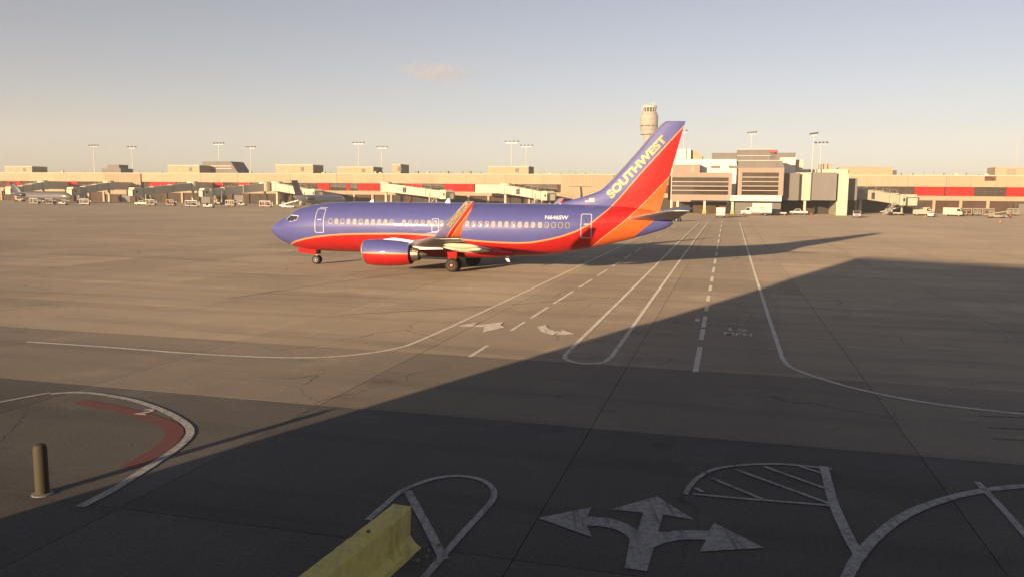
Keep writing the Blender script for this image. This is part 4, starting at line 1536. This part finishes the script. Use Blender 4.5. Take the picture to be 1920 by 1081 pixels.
def small_jet(label, loc, rz, length, dia, tail_h, hull, tailm):
    """x aft from the nose; T-tail, rear engines"""
    t = thing('parked_jet', label, 'airplane', loc, rz, 'regional jets parked at the far concourse')
    r = dia / 2
    zc = r + 1.15
    rings = []
    for q, k, up_ in ((0, .04, -.25), (.008, .25, -.22), (.03, .55, -.14), (.06, .8, -.05), (.1, .95, 0), (.14, 1, 0), (.65, 1, 0), (.78, .86, .12), (.9, .5, .38), (.97, .25, .55), (1, .08, .6)):
        rings.append([(q * length, k * r * math.cos(a), zc + up_ * r + k * r * math.sin(a)) for a in [2 * math.pi * i / 20 for i in range(20)]])
    fu = MB().loft(rings).build('fuselage', hull, t, True)
    wn = MB()
    for i in range(int(length * .5 / 1.0)):
        x = length * .16 + i * 1.0
        for s in (-1, 1):
            wn.add([(x + p, s * (r + .006) * math.cos(R(17)), zc + r * math.sin(R(17)) * 1.0 + z) for p, z in ((-.13, -.18), (.13, -.18), (.13, .18), (-.13, .18))], [(0, 1, 2, 3)])
    wn.build('cabin_window', 'window_dark', fu)['kind'] = 'stuff'
    for s in (-1, 1):
        MB().add([(length * q, s * (r * w + .02), zc + r * z) for q, w, z in ((.045, .55, .28), (.085, .80, .28), (.09, .74, .55), (.06, .42, .5))], [(0, 1, 2, 3)]).build('windshield_pane', 'dark_glass', fu)
        wg = MB().loft([foil_ring(length * .40, length * .19, .4, zc - r * .75, .12, sgn=s), foil_ring(length * .47, length * .11, length * .16, zc - r * .62, .11, sgn=s), foil_ring(length * .56, length * .045, length * .37, zc - r * .3, .1, sgn=s)]).build('wing', hull, t, True)
        MB().lathe((length * .72, s * (r + .85), zc + .45), (1, 0, 0), [(0, .45), (-.05, .55), (.3, .66), (length * .07, .66), (length * .13, .42), (length * .13, .3)], 16).build('engine', tailm, t, True)
        box_obj('pylon', hull, t, length * .75, length * .81, s * r * .6 if s > 0 else -(r + .5), (r + .5) if s > 0 else -r * .6, zc + .38, zc + .52)
        MB().loft([foil_ring(length * .935, length * .085, .05, tail_h, .09, sgn=s), foil_ring(length * .985, length * .045, length * .14, tail_h + .1, .09, sgn=s)]).build('tailplane', hull, t, True)
        MB().cyl((length * .5, s * 1.6, zc - r), (length * .5, s * 1.6, .35), .09, .09, 8).build('main_gear', 'gear_steel', t)
        MB().lathe((length * .5, s * 1.6 - .25, .4), (0, 1, 0), [(0, .2), (0, .38), (.5, .38), (.5, .2)], 14).build('tyre', 'tyre', t, True)
    fr_ = []
    for z, le, ch in ((zc + r * .7, .80, .16), (zc + r + 1.0, .845, .135), (tail_h - .05, .915, .115), (tail_h + .06, .93, .10)):
        fr_.append([(length * (le + q * ch), h * length * ch * .8, z) for q, h in airfoil(9, .1)])
    MB().loft(fr_).build('fin', tailm, t, True)
    MB().cyl((length * .08, 0, zc - r), (length * .08, 0, .3), .07, .07, 8).build('nose_gear', 'gear_steel', t)
    MB().lathe((length * .08, -.22, .32), (0, 1, 0), [(0, .15), (0, .3), (.44, .3), (.44, .15)], 12).build('tyre', 'tyre', t, True)
    return t


# tail of the grey jet stands at the front, its nose away at the concourse
pt, pn = W(A(550, 246), 246), W(A(646, 270), 270)
d = (pn - pt).normalized()
small_jet('silver grey jet with T-tail parked behind the airliner nose', pn, math.atan2(-d.y, -d.x), (pn - pt).length, 3.3, 9.2, 'jet_white', 'jet_grey')
pt = W(A(1091, 262), 262)
small_jet('jet seen tail-on with only its slim T-tail showing above the airliner', pt + E2 * 24, math.atan2(-E2.y, -E2.x), 27, 2.7, 7.9, 'jet_white', 'jet_grey')
pn = W(A(135, 262), 262)
small_jet('dark-hulled jet parked side-on at the far end of the long concourse', pn, math.pi - BETA, 30, 3.2, 8.0, 'jet_grey', 'jet_dark')

# ------------------------------------------------------------------ light masts and the control tower


def mast(label, u, v, b, n=4, wide=4.4, tilt=0.0):
    b *= 1.15
    t = at_ab('light_mast', label, 'light mast', A(u, b, v), b, 'flood light masts behind the concourses')
    zt = Z(u, v, b)
    wide *= 1.12
    MB().cyl((0, 0, 0), (0, 0, zt - .4), .26, .13, 10).build('pole', 'pole_grey', t, True)
    MB().bar((-wide / 2, 0, zt - .55), (wide / 2, 0, zt - .55), .16).build('crossbar', 'pole_grey', t)
    for i in range(n):
        x = -wide / 2 + wide * i / (n - 1)
        dz = tilt * (i - (n - 1) / 2)
        MB().prism([(x - .42, zt - .15 + dz), (x + .42, zt - .15 + dz), (x + .36, zt + .38 + dz), (x - .3, zt + .38 + dz)], -.55, .35).build('lamp_head', 'lamp_head', t)
    return t


for lab, u, v, b, n, w_ in (('slim mast above the ribbed cream wall on the long concourse', 247, 276, 300, 3, 4), ('four-lamp mast over the slanted grey roof light', 410, 269, 300, 4, 4.6), ('shorter mast just past the slanted grey roof light', 470, 276, 312, 4, 4.2),
                            ('tall mast standing over the low roof block above the airliner nose', 672, 268, 296, 4, 4.6), ('shorter mast next to the narrow stair head block', 716, 276, 310, 4, 4.4), ('dark-headed tall mast over the wide roof block', 959.5, 266, 292, 4, 4.8), ('paler mast close behind the wide roof block', 987, 273, 308, 4, 4.6),
                            ('mast rising right behind the airliner fin tip', 1283, 246, 275, 2, 1.6), ('mast behind the stepped metal penthouse', 1410, 249, 290, 4, 2.6), ('tallest mast above the brown-grey block', 1526, 251, 262, 4, 1.9), ('mast with four spread lamps above the pale roof storey', 1540, 268, 266, 4, 3.4),
                            ('faint mast far over the end roof plant block', 175, 273, 330, 4, 5)):
    mast(lab, u, v, b, n, w_, .1 if 1270 < u < 1530 else 0)
t = at_ab('radio_mast', 'thin pale lattice mast above the tall cream roof block', 'mast', A(1905, 330, 300), 330)
zt = Z(1905, 258, 330)
MB().cyl((0, 0, 0), (0, 0, zt), .16, .06, 6).build('pole', 'rail_white', t)
MB().bar((-.8, 0, zt * .6), (.8, 0, zt * .6), .08).bar((-.6, 0, zt * .8), (.6, 0, zt * .8), .08).build('crossbar', 'rail_white', t)

TB = 1030.0
tw = at_ab('control_tower', 'tall cream airport control tower with glazed cab beside the airliner fin', 'tower', A(1217, TB, 230), TB)
tz = lambda v: Z(1217, v, TB)
SCT = (A(1230, TB, 230) - A(1210, TB, 230)) / 20
MB().lathe((0, 0, 0), (0, 0, 1), [(0, 9.5 * SCT), (tz(300), 8.8 * SCT), (tz(258), 9.2 * SCT), (tz(253.4), 11 * SCT)], 32).build('shaft', 'tower_concrete', tw, True)
dr = MB().lathe((0, 0, 0), (0, 0, 1), [(tz(253.3), 14 * SCT), (tz(252), 16.3 * SCT), (tz(250), 16.4 * SCT), (tz(249.5), 15 * SCT), (tz(246), 14.6 * SCT), (tz(243), 16.6 * SCT), (tz(226.5), 16.9 * SCT), (tz(226), 16.4 * SCT), (tz(225), 16.4 * SCT), (tz(224.5), 16.9 * SCT), (tz(217), 16.6 * SCT), (tz(215.5), 15 * SCT), (tz(211), 14 * SCT), (tz(210.4), 13 * SCT)], 40).build('drum', 'tower_concrete', tw, True)
for i in range(40):
    a = 2 * math.pi * i / 40
    if i % 7 in (2, 5):
        continue
    rr = 16.75 * SCT
    w = MB().box(-.75, .75, -.12, .12, tz(238.2), tz(235.8)).build('window', 'dark_glass', dr)
    w.location = (rr * math.sin(a), -rr * math.cos(a), 0)
    w.rotation_euler.z = a
MB().lathe((0, 0, 0), (0, 0, 1), [(tz(210.4), 11.5 * SCT), (tz(202.5), 13.2 * SCT), (tz(202.4), 3)], 24).build('cab_glass', 'dark_glass', tw, True)
for i in range(14):
    a = 2 * math.pi * i / 14 + .1
    MB().bar((11.6 * SCT * math.sin(a), -11.6 * SCT * math.cos(a), tz(210.4)), (13.35 * SCT * math.sin(a), -13.35 * SCT * math.cos(a), tz(202.4)), .7, .5).build('cab_mullion', 'pale_cream', tw)
MB().lathe((0, 0, 0), (0, 0, 1), [(tz(202.5), 13.6 * SCT), (tz(199.5), 13.9 * SCT), (tz(198.6), 11 * SCT), (tz(197.2), 7 * SCT), (tz(197), .5)], 32).build('roof', 'pale_cream', tw, True)
for x, y, v in ((-3, 0, 194), (1, 1, 193), (4, -1, 192), (6, 1, 193.5), (-6, 1, 195.5)):
    MB().cyl((x, y, tz(199)), (x, y, tz(v)), .35, .18, 6).build('antenna', 'pole_grey', tw)

# ------------------------------------------------------------------ vehicles


def wheel(parent, x, y, r=.38, w=.26, z=None):
    z = r if z is None else z
    s = 1 if y > 0 else -1
    tw_ = MB().lathe((x, y - w / 2, z), (0, 1, 0), [(0, r * .6), (0, r * .88), (w * .15, r), (w * .85, r), (w, r * .88), (w, r * .6)], 16).build('wheel', 'tyre', parent, True)
    MB().lathe((x, y + s * (w / 2 + .005), z), (0, -s, 0), [(0, .05), (.02, r * .35), (0, r * .58), (.03, r * .62), (w * .8, r * .62)], 12).build('rim', 'rim', tw_, True)
    return tw_


def vehicle(name, label, cat, u, v, turn=0.0, group=None):
    p = G(u, v)
    return thing(name, label, cat, p, -BETA + turn, group)


# local x runs to the right in the picture at turn 0; the front is at -x
def box_truck(label, u, v, turn=0.0):
    t = vehicle('box_truck', label, 'truck', u, v, turn)
    box_obj('chassis', 'dark_metal', t, -3.9, 4.1, -.45, .45, .55, .85)
    cab = MB().prism([(-4.1, .55), (-4.1, 1.35), (-3.1, 1.5), (-2.45, 2.3), (-1.2, 2.35), (-1.2, .55)], -1.05, 1.05).build('cab', 'vehicle_white', t)
    for s in (-1, 1):
        MB().prism([(-2.95, 1.5), (-2.4, 2.18), (-1.75, 2.2), (-1.75, 1.5)], s * 1.05 - .012, s * 1.05 + .012).build('side_window', 'dark_glass', cab)
        box_obj('headlight', 'rail_white', cab, -4.13, -4.09, s * .8 - .15, s * .8 + .15, .9, 1.1)
    MB().add([(-3.10, -.95, 1.53), (-3.10, .95, 1.53), (-2.49, .9, 2.26), (-2.49, -.9, 2.26)], [(0, 1, 2, 3)]).build('windshield', 'dark_glass', cab)
    box_obj('bumper', 'dark_metal', cab, -4.22, -4.1, -1.0, 1.0, .5, .75)
    bx = box_obj('cargo_box', 'vehicle_white', t, -1.05, 4.2, -1.22, 1.22, .95, 3.45)
    MB().box(-1.08, 4.23, -1.25, 1.25, .9, 1.02).box(-1.08, 4.23, -1.25, 1.25, 3.40, 3.50).build('edge_trim', 'rim', bx)
    MB().prism([(.6, 2.15), (1.4, 2.45), (2.2, 2.3), (2.0, 2.0), (1.1, 1.95)], -1.245, -1.235).build('emblem', 'safety_yellow', bx)
    for x in (-3.1, 2.4):
        for s in (-1, 1):
            wheel(t, x, s * .95, .42, .3)
    return t


def pickup(label, u, v, turn=0.0, m='vehicle_white', name='pickup_truck', cat='truck'):
    t = vehicle(name, label, cat, u, v, turn)
    b = MB().prism([(-2.6, .5), (-2.65, .85), (-2.45, 1.05), (-1.3, 1.12), (-.75, 1.75), (.55, 1.78), (.7, 1.15), (2.6, 1.12), (2.65, .55)], -.92, .92).build('body', m, t)
    for s in (-1, 1):
        MB().prism([(-1.12, 1.14), (-.7, 1.66), (.45, 1.68), (.5, 1.14)], s * .92 - .01, s * .92 + .01).build('side_window', 'dark_glass', b)
        box_obj('headlight', 'rail_white', b, -2.68, -2.6, s * .7 - .14, s * .7 + .14, .78, .95)
    MB().add([(-1.30, -.82, 1.15), (-1.30, .82, 1.15), (-.80, .78, 1.72), (-.80, -.78, 1.72)], [(0, 1, 2, 3)]).build('windshield', 'dark_glass', b)
    box_obj('bumper', 'dark_metal', b, -2.74, -2.62, -.88, .88, .42, .62)
    for x in (-1.75, 1.7):
        for s in (-1, 1):
            wheel(t, x, s * .85, .37, .24)
    return t


def suv(label, u, v, turn=0.0):
    t = vehicle('sport_utility_vehicle', label, 'car', u, v, turn)
    b = MB().prism([(-2.35, .4), (-2.4, .8), (-2.2, 1.02), (-1.25, 1.12), (-.6, 1.72), (2.1, 1.75), (2.35, 1.1), (2.38, .45)], -.93, .93).build('body', 'vehicle_white', t)
    MB().add([(-1.27, -.84, 1.15), (-1.27, .84, 1.15), (-.66, .78, 1.68), (-.66, -.78, 1.68)], [(0, 1, 2, 3)]).build('windshield', 'dark_glass', b)
    box_obj('grille', 'vehicle_dark', b, -2.44, -2.36, -.5, .5, .6, .88)
    box_obj('bumper', 'vehicle_dark', b, -2.46, -2.34, -.9, .9, .34, .55)
    for s in (-1, 1):
        box_obj('headlight', 'rail_white', b, -2.43, -2.3, s * .72 - .15, s * .72 + .15, .72, .9)
        MB().prism([(-1.05, 1.14), (-.55, 1.62), (1.95, 1.64), (2.1, 1.14)], s * .93 - .01, s * .93 + .01).build('side_window', 'dark_glass', b)
        MB().box(-1.15, -.95, s * 1.0 - .1, s * 1.0 + .1, 1.05, 1.22).build('mirror', 'vehicle_dark', b)
    MB().box(-.4, 1.9, -.7, -.62, 1.76, 1.82).build('roof_rail', 'vehicle_dark', b)
    MB().box(-.4, 1.9, .62, .7, 1.76, 1.82).build('roof_rail', 'vehicle_dark', b)
    for x in (-1.5, 1.5):
        for s in (-1, 1):
            wheel(t, x, s * .85, .36, .24)
    return t


def step_van(label, u, v, turn=0.0, m='vehicle_white'):
    t = vehicle('step_van', label, 'van', u, v, turn)
    b = MB().prism([(-2.6, .5), (-2.7, 1.2), (-2.3, 1.4), (-2.0, 2.5), (2.5, 2.55), (2.5, .5)], -1.1, 1.1).build('body', m, t)
    MB().add([(-2.29, -.95, 1.46), (-2.29, .95, 1.46), (-2.04, .95, 2.35), (-2.04, -.95, 2.35)], [(0, 1, 2, 3)]).build('windshield', 'dark_glass', b)
    for s in (-1, 1):
        MB().box(2.5, 2.53, s * .52 - .48, s * .52 + .48, .75, 2.4).build('rear_door', m, b)
        box_obj('tail_light', 'roof_red', b, 2.5, 2.54, s * 1.02 - .05, s * 1.02 + .05, 1.0, 1.4)
        MB().prism([(-2.2, 1.45), (-2.0, 2.2), (-1.2, 2.2), (-1.2, 1.45)], s * 1.1 - .01, s * 1.1 + .01).build('side_window', 'dark_glass', b)
    box_obj('bumper', 'dark_metal', b, 2.5, 2.68, -1.05, 1.05, .42, .6)
    for x in (-1.7, 1.5):
        for s in (-1, 1):
            wheel(t, x, s * .95, .38, .26)
    return t


def tug(label, u, v, turn=0.0, m='vehicle_white', sc=1.0, roof=True):
    t = vehicle('baggage_tug', label, 'tug', u, v, turn, 'baggage tugs on the apron')
    t.scale = (sc, sc, sc)
    b = MB().prism([(-1.5, .35), (-1.5, .95), (-.35, 1.05), (-.3, .62), (.55, .62), (.6, 1.0), (1.45, .95), (1.45, .35)], -.7, .7).build('body', m, t)
    MB().prism([(.5, .62), (.62, 1.35), (.78, 1.35), (.75, .62)], -.55, .55).build('seat_back', 'vehicle_dark', b)
    MB().bar((-.3, 0, 1.0), (.05, 0, 1.3), .05).build('steering_column', 'dark_metal', b)
    if roof:
        rf = box_obj('roof', m, t, -.7, 1.1, -.72, .72, 1.92, 2.0)
        for x in (-.6, 1.0):
            for s in (-.64, .64):
                MB().bar((x, s, .9), (x, s, 1.92), .07).build('roof_post', 'dark_metal', rf)
    for s in (-1, 1):
        box_obj('headlight', 'rail_white', b, -1.53, -1.49, s * .45 - .1, s * .45 + .1, .68, .85)
    for x in (-.95, .95):
        for s in (-1, 1):
            wheel(t, x, s * .66, .34, .22)
    return t


def baggage_cart(label, u, v, turn=0.0, m='vehicle_white', load=False, length=3.6, divide=True):
    t = vehicle('baggage_cart', label, 'cart', u, v, turn, 'baggage carts on the apron')
    h = length / 2
    box_obj('deck', 'vehicle_dark', t, -h, h, -.75, .75, .5, .62)
    f = MB()
    for s in (-.72, .72):
        f.bar((-h, s, .6), (h, s, .6), .13).bar((-h, s, 2.15), (h, s, 2.15), .14)
        for x in [-h + .06, h - .06] + ([0] if divide else []):
            f.bar((x, s, .6), (x, s, 2.15), .12)
    for x in (-h + .06, h - .06):
        f.bar((x, -.72, 2.15), (x, .72, 2.15), .12)
    f.build('frame', m, t)
    box_obj('roof', m, t, -h, h, -.78, .78, 2.22, 2.28)
    MB().box(-h + .1, h - .1, .66, .70, .66, 2.1).build('curtain', 'grey_metal', t)
    MB().bar((-h, 0, .5), (-h - .9, 0, .4), .07).build('drawbar', 'dark_metal', t)
    if load:
        for i in range(5):
            x = -h + .5 + i * .62
            box_obj('suitcase', random.choice(['vehicle_dark', 'navy', 'brown_wall', 'roof_red']), t, x - .27, x + .27, -.55, .4, .62, .62 + random.uniform(.35, .9))
    for x in (-h + .6, h - .6):
        for s in (-1, 1):
            wheel(t, x, s * .62, .24, .16)
    return t


def belt_loader(label, u, v, turn=0.0, m='vehicle_white', rise=2.4):
    t = vehicle('belt_loader', label, 'loader', u, v, turn, 'belt loaders on the apron')
    b = MB().prism([(-2.2, .35), (-2.3, .9), (-.9, 1.0), (-.8, .75), (2.4, .7), (2.4, .35)], -.85, .85).build('body', m, t)
    cb = MB()
    for s in (-.8, -.1):
        for x in (-2.0, -.95):
            cb.bar((x, s, .9), (x, s, 1.9), .07)
    cb.box(-2.1, -.85, -.85, -.05, 1.9, 1.97)
    cb.build('driver_canopy', m, b)
    be = MB()
    be.loft([[(x, s, z + dz) for s, dz in ((.0, 0), (.8, 0), (.8, .28), (.0, .28))] for x, z in ((-3.4, .75), (3.6, rise))])
    be = be.build('conveyor', m, t)
    MB().loft([[(x, s, z + dz) for s, dz in ((.08, 0), (.72, 0), (.72, .03), (.08, .03))] for x, z in ((-3.35, 1.045), (3.55, rise + .29))]).build('belt', 'tyre', be)
    MB().bar((1.2, .1, .7), (2.6, .1, rise - .15), .1).bar((1.2, .7, .7), (2.6, .7, rise - .15), .1).build('lift_arm', 'dark_metal', be)
    for x in (-1.5, 1.6):
        for s in (-1, 1):
            wheel(t, x, s * .75, .36, .24)
    return t


box_truck('white box truck with yellow emblem parked before the grey ribbed wall', 1417, 404.5)
step_van('boxy white van seen from behind on the lane towards the gatehouses', 1351, 408, R(-90))
pickup('white pickup truck parked under the cream pier block', 1496, 403)
tr = vehicle('flat_trailer', 'low cream flat trailer parked behind the box truck', 'trailer', 1464, 404)
box_obj('deck', 'vehicle_cream', tr, -1.5, 1.5, -.8, .8, .45, .62)
box_obj('side_board', 'vehicle_cream', tr, -1.5, 1.5, -.84, -.8, .5, .95)
MB().bar((1.5, 0, .5), (2.5, 0, .4), .08).build('drawbar', 'dark_metal', tr)
for x in (-.9, .9):
    for s in (-1, 1):
        wheel(tr, x, s * .66, .26, .18)
suv('white car with dark roof glass facing the lanes below the jet bridge', 1606, 408, R(83))
tug('small white roofed tug beyond the jet bridge cab', 1746, 407, R(70), sc=1.05)
step_van('cream service van under the red panels', 1786, 405.5, R(160), 'vehicle_cream')
step_van('small cream van behind the jet bridge cab', 1728, 404.6, R(175), 'vehicle_cream')
baggage_cart('cream baggage cart next to the cream service van', 1810, 405, R(10), 'vehicle_cream', True, 2.8)
baggage_cart('cream baggage cart second from the cream service van', 1831, 404.8, R(8), 'vehicle_cream', False, 2.8)
baggage_cart('cream baggage cart third from the cream service van', 1852, 404.6, R(4), 'vehicle_cream', True, 3.0)
baggage_cart('cream baggage cart closest to the picture edge under the red panels', 1898, 405, R(-4), 'vehicle_cream', False, 3.0)
belt_loader('cream belt loader standing alone below the red panels', 1868, 409, R(8), 'vehicle_cream', 1.9)
tug('white tug just off the airliner tail cone', 1267.5, 415.5, R(75), sc=1.0, roof=True)
belt_loader('dark-bedded belt loader below the sloping jet bridge by the pier', 1672, 403, R(14), 'vehicle_white', 2.6)
baggage_cart('open white-framed baggage cart pulled by the tug', 361, 389, 0, 'vehicle_white', True, 4.6, False)
tug('white open tug in front of the white-framed cart', 392, 390, R(180), sc=1.15, roof=False)
baggage_cart('white-framed baggage cart with a middle post near the airliner nose', 499, 389.5, 0, 'vehicle_white', True, 4.2)
belt_loader('white belt loader with raised conveyor at the grey jet', 541, 390.5, R(4), 'vehicle_white', 2.5)
for u, v, tn, lab in ((66, 384, 5, 'baggage cart with dark load at the dark-hulled jet, farthest along'), (96, 385, -6, 'baggage cart with dark load just behind the dark-hulled jet tail'), (160, 385, 12, 'baggage cart with dark load beside the dark-hulled jet nose'), (284, 386.5, 3, 'baggage cart with dark load under the shaded bridge by the ribbed wall'), (322, 387, -8, 'baggage cart with dark load before the open framed cart'), (433, 387.5, 4, 'baggage cart with dark load between the tug and the white-framed cart')):
    baggage_cart(lab, u, v, R(tn), 'vehicle_cream', True, 3.4)
tug('white roofed tug beside the dark-hulled jet', 120, 384.5, R(20))
tug('white roofed tug under the shaded bridge above the carts', 455, 386.5, R(170))
pickup('cream pickup by the ribbed wall at the long concourse', 268, 385.5, R(10), 'vehicle_cream')
# container by the pier
ct = vehicle('waste_container', 'dark metal waste container beside the cream pier', 'container', 1591, 398)
MB().prism([(-1.9, .25), (-2.0, 1.75), (2.0, 1.75), (1.9, .25)], -.9, .9).build('bin', 'grey_metal', ct)
for i in range(6):
    box_obj('rib', 'grey_metal', ct, -1.7 + i * .66, -1.62 + i * .66, -.97, -.9, .3, 1.7)
box_obj('lid', 'dark_metal', ct, -2.05, 2.05, -.95, .95, 1.75, 1.85)
for x in (-1.5, 1.5):
    for s in (-1, 1):
        wheel(ct, x, s * .7, .13, .1)
# bollards in front of the gate blocks
words_ = ['first', 'second', 'third', 'fourth', 'fifth', 'sixth', 'seventh', 'eighth']
for i, (u, v) in enumerate(((1525.5, 400), (1530.5, 400), (1542, 400), (1554, 400), (1566, 400), (1579, 400.5), (1591.5, 400.5), (1566.5, 403))):
    t = vehicle('bollard', words_[i] + ' pale yellow bollard counting from the cream pier leg' if i < 7 else 'pale yellow bollard standing a step in front of the row', 'bollard', u, v, 0, 'bollards before the gate blocks')
    MB().lathe((0, 0, 0), (0, 0, 1), [(0, .16), (1.15, .16), (1.25, .13), (1.3, .03)], 10).build('post', 'safety_yellow' if i % 3 else 'vehicle_cream', t, True)
    MB().cyl((0, 0, .85), (0, 0, 1.0), .166, .166, 10).build('band', 'rail_white', t)
for i, (u, v, wd) in enumerate(((1517, 402, 'beside the cream pier leg'), (1521, 403, 'one step in front of the first bollard'), (1735, 408, 'on the open apron below the small tug'), (1803, 404, 'on the open apron below the cream carts'), (1875, 419, 'on the open apron below the belt loader'))):
    t = vehicle('traffic_cone', 'orange traffic cone ' + wd, 'cone', u, v, 0, 'traffic cones on the apron')
    box_obj('base', 'tyre', t, -.22, .22, -.22, .22, 0, .05)
    MB().cyl((0, 0, .05), (0, 0, .72), .16, .03, 10).build('body', 'orange', t)
    MB().cyl((0, 0, .38), (0, 0, .5), .107, .082, 10).build('stripe', 'rail_white', t)
fe = vehicle('fire_extinguisher_cart', 'red wheeled fire extinguisher beside the belt loader', 'extinguisher', 1894, 409)
MB().lathe((0, 0, .3), (.2, 0, 1), [(0, .05), (.05, .28), (.9, .28), (1.1, .1), (1.2, .08)], 14).build('cylinder', 'roof_red', fe, True)
for s in (-1, 1):
    wheel(fe, .1, s * .35, .3, .1)
MB().bar((.2, -.25, .6), (.75, -.25, 1.25), .05).bar((.2, .25, .6), (.75, .25, 1.25), .05).bar((.75, -.25, 1.25), (.75, .25, 1.25), .05).build('handle', 'dark_metal', fe)

# ------------------------------------------------------------------ near barrier and post
be0 = G(758, 943, .72)
be0.z = 0
dirb = Vector((-0.33, -0.944, 0)).normalized()
bar_t = thing('traffic_barrier', 'chipped yellow concrete barrier at the near edge of the apron', 'barrier', be0, math.atan2(dirb.y, dirb.x))
prof = [(-.32, 0), (-.32, .12), (-.24, .24), (-.185, .70), (-.165, .72), (.165, .72), (.185, .70), (.24, .24), (.32, .12), (.32, 0)]
rings = []
rb = random.Random(3)
N = 40
for i in range(N + 1):
    x = 4.6 * i / N
    rg = []
    for k, (y, z) in enumerate(prof):
        j = .006
        cx = x
        if i == 0:
            cx += rb.uniform(0, .03) + (.10 if 6 <= k <= 8 else 0) + (.05 if z > .6 else 0)
        yy, zz = y + rb.uniform(-j, j), z + (rb.uniform(-j, j) if z > 0 else 0)
        if k in (7, 8) and i < 9 and rb.random() < .6:      # knocked-off toe
            yy -= rb.uniform(.02, .09)
        if k in (4, 5, 3, 6) and rb.random() < .12:
            zz -= rb.uniform(0, .02)
        rg.append((cx, yy, max(zz, 0)))
    rings.append(rg)
bb = MB().loft(rings).build('concrete_body', 'yellow_paint', bar_t, False)
for x in (1.2, 3.2):
    MB().cyl((x, .0, .70), (x, .0, .745), .035, .03, 8).build('lifting_pin', 'dark_metal', bar_t)
mat('raw_concrete', (0.22, 0.20, 0.17), 0.9, var=0.3, scale=3, bump=0.3)
ch = MB()
for i in range(7):
    x, y = rb.uniform(-.3, .5), rb.uniform(.32, .6)
    r_ = rb.uniform(.03, .08)
    ch.add([(x - r_, y, .004), (x + r_ * .6, y - r_, .004), (x + r_, y + r_ * .5, .004), (x - r_ * .2, y + r_, .004), (x, y, r_ * .8)], [(0, 1, 4), (1, 2, 4), (2, 3, 4), (3, 0, 4)])
ch = ch.build('concrete_chip', 'raw_concrete', bar_t)
ch['kind'] = 'stuff'
p = G(80, 925)
worn_paint('olive_post', (0.045, 0.041, 0.018), 0.6, (0.05, 0.045, 0.035))
bo = thing('bollard', 'dull olive steel bollard standing near the red-banded gate marking', 'bollard', p)
MB().lathe((0, 0, 0), (0, 0, 1), [(0, .125), (.92, .125), (.99, .10), (1.02, .02)], 20).build('post', 'olive_post', bo, True)
MB().lathe((0, 0, 0), (0, 0, 1), [(0, .2), (.02, .2), (.03, .13)], 16).build('base_plate', 'grey_metal', bo, True)

# ------------------------------------------------------------------ one small evening cloud
CD = 5200.0
cp = EYEV + ray(818, 136) * CD
cl = MB()
cr = random.Random(11)
bm = bmesh.new()
bmesh.ops.create_icosphere(bm, subdivisions=4, radius=1)
me = bpy.data.meshes.new('cloud')
bm.to_mesh(me)
bm.free()
cloud = bpy.data.objects.new('cloud', me)
COL.objects.link(cloud)
cloud.location = cp
cloud.scale = (275, 120, 80)
cloud.rotation_euler = (0, R(5), 0)
m = bpy.data.materials.new('cloud_vapour')
m.use_nodes = True
k = NT(m.node_tree)
m.node_tree.nodes.remove(m.node_tree.nodes['Principled BSDF'])
pv = k.n('ShaderNodeVolumePrincipled')
pv.inputs['Color'].default_value = (0.84, 0.86, 0.90, 1)
pv.inputs['Anisotropy'].default_value = 0.2
tc = k.n('ShaderNodeTexCoord')
gr = k.n('ShaderNodeVectorMath', operation='LENGTH')
k.link(tc.outputs['Object'], gr.inputs[0])
fall = k.rng(gr.outputs['Value'], 1.0, 0.2)
mp = k.n('ShaderNodeMapping')
mp.inputs['Scale'].default_value = (2.4, 1.2, 1.1)
k.link(tc.outputs['Object'], mp.inputs[0])
nz = k.rng(k.noise(mp.outputs[0], 1.3, 7, 0.62), 0.40, 0.70)
k.link(k.math('MULTIPLY', k.math('MULTIPLY', fall, nz), 0.017), pv.inputs['Density'])
k.link(pv.outputs[0], m.node_tree.nodes['Material Output'].inputs['Volume'])
cloud.data.materials.append(m)
tag(cloud, 'small lone grey and white cloud in the sky', 'cloud', kind='stuff')
SC.cycles.volume_bounces = 4
SC.cycles.volume_step_rate = 2.0
SC.cycles.volume_max_steps = 64

# ------------------------------------------------------------------ haze volume added for a milky veil and the peach horizon
hz = MB().box(-1600, 1600, -1600, 1800, -1.2, 135).build('haze', 'tyre')
hm = bpy.data.materials.new('haze_air')
hm.use_nodes = True
k = NT(hm.node_tree)
hm.node_tree.nodes.remove(hm.node_tree.nodes['Principled BSDF'])
pv = k.n('ShaderNodeVolumePrincipled')
pv.inputs['Color'].default_value = (0.93, 0.94, 0.96, 1)
pv.inputs['Density'].default_value = 0.00026
pv.inputs['Anisotropy'].default_value = 0.0
k.link(pv.outputs[0], hm.node_tree.nodes['Material Output'].inputs['Volume'])
hz.data.materials[0] = hm
tag(hz, 'thin peach haze added over the airfield as a milky veil', 'haze', kind='stuff')
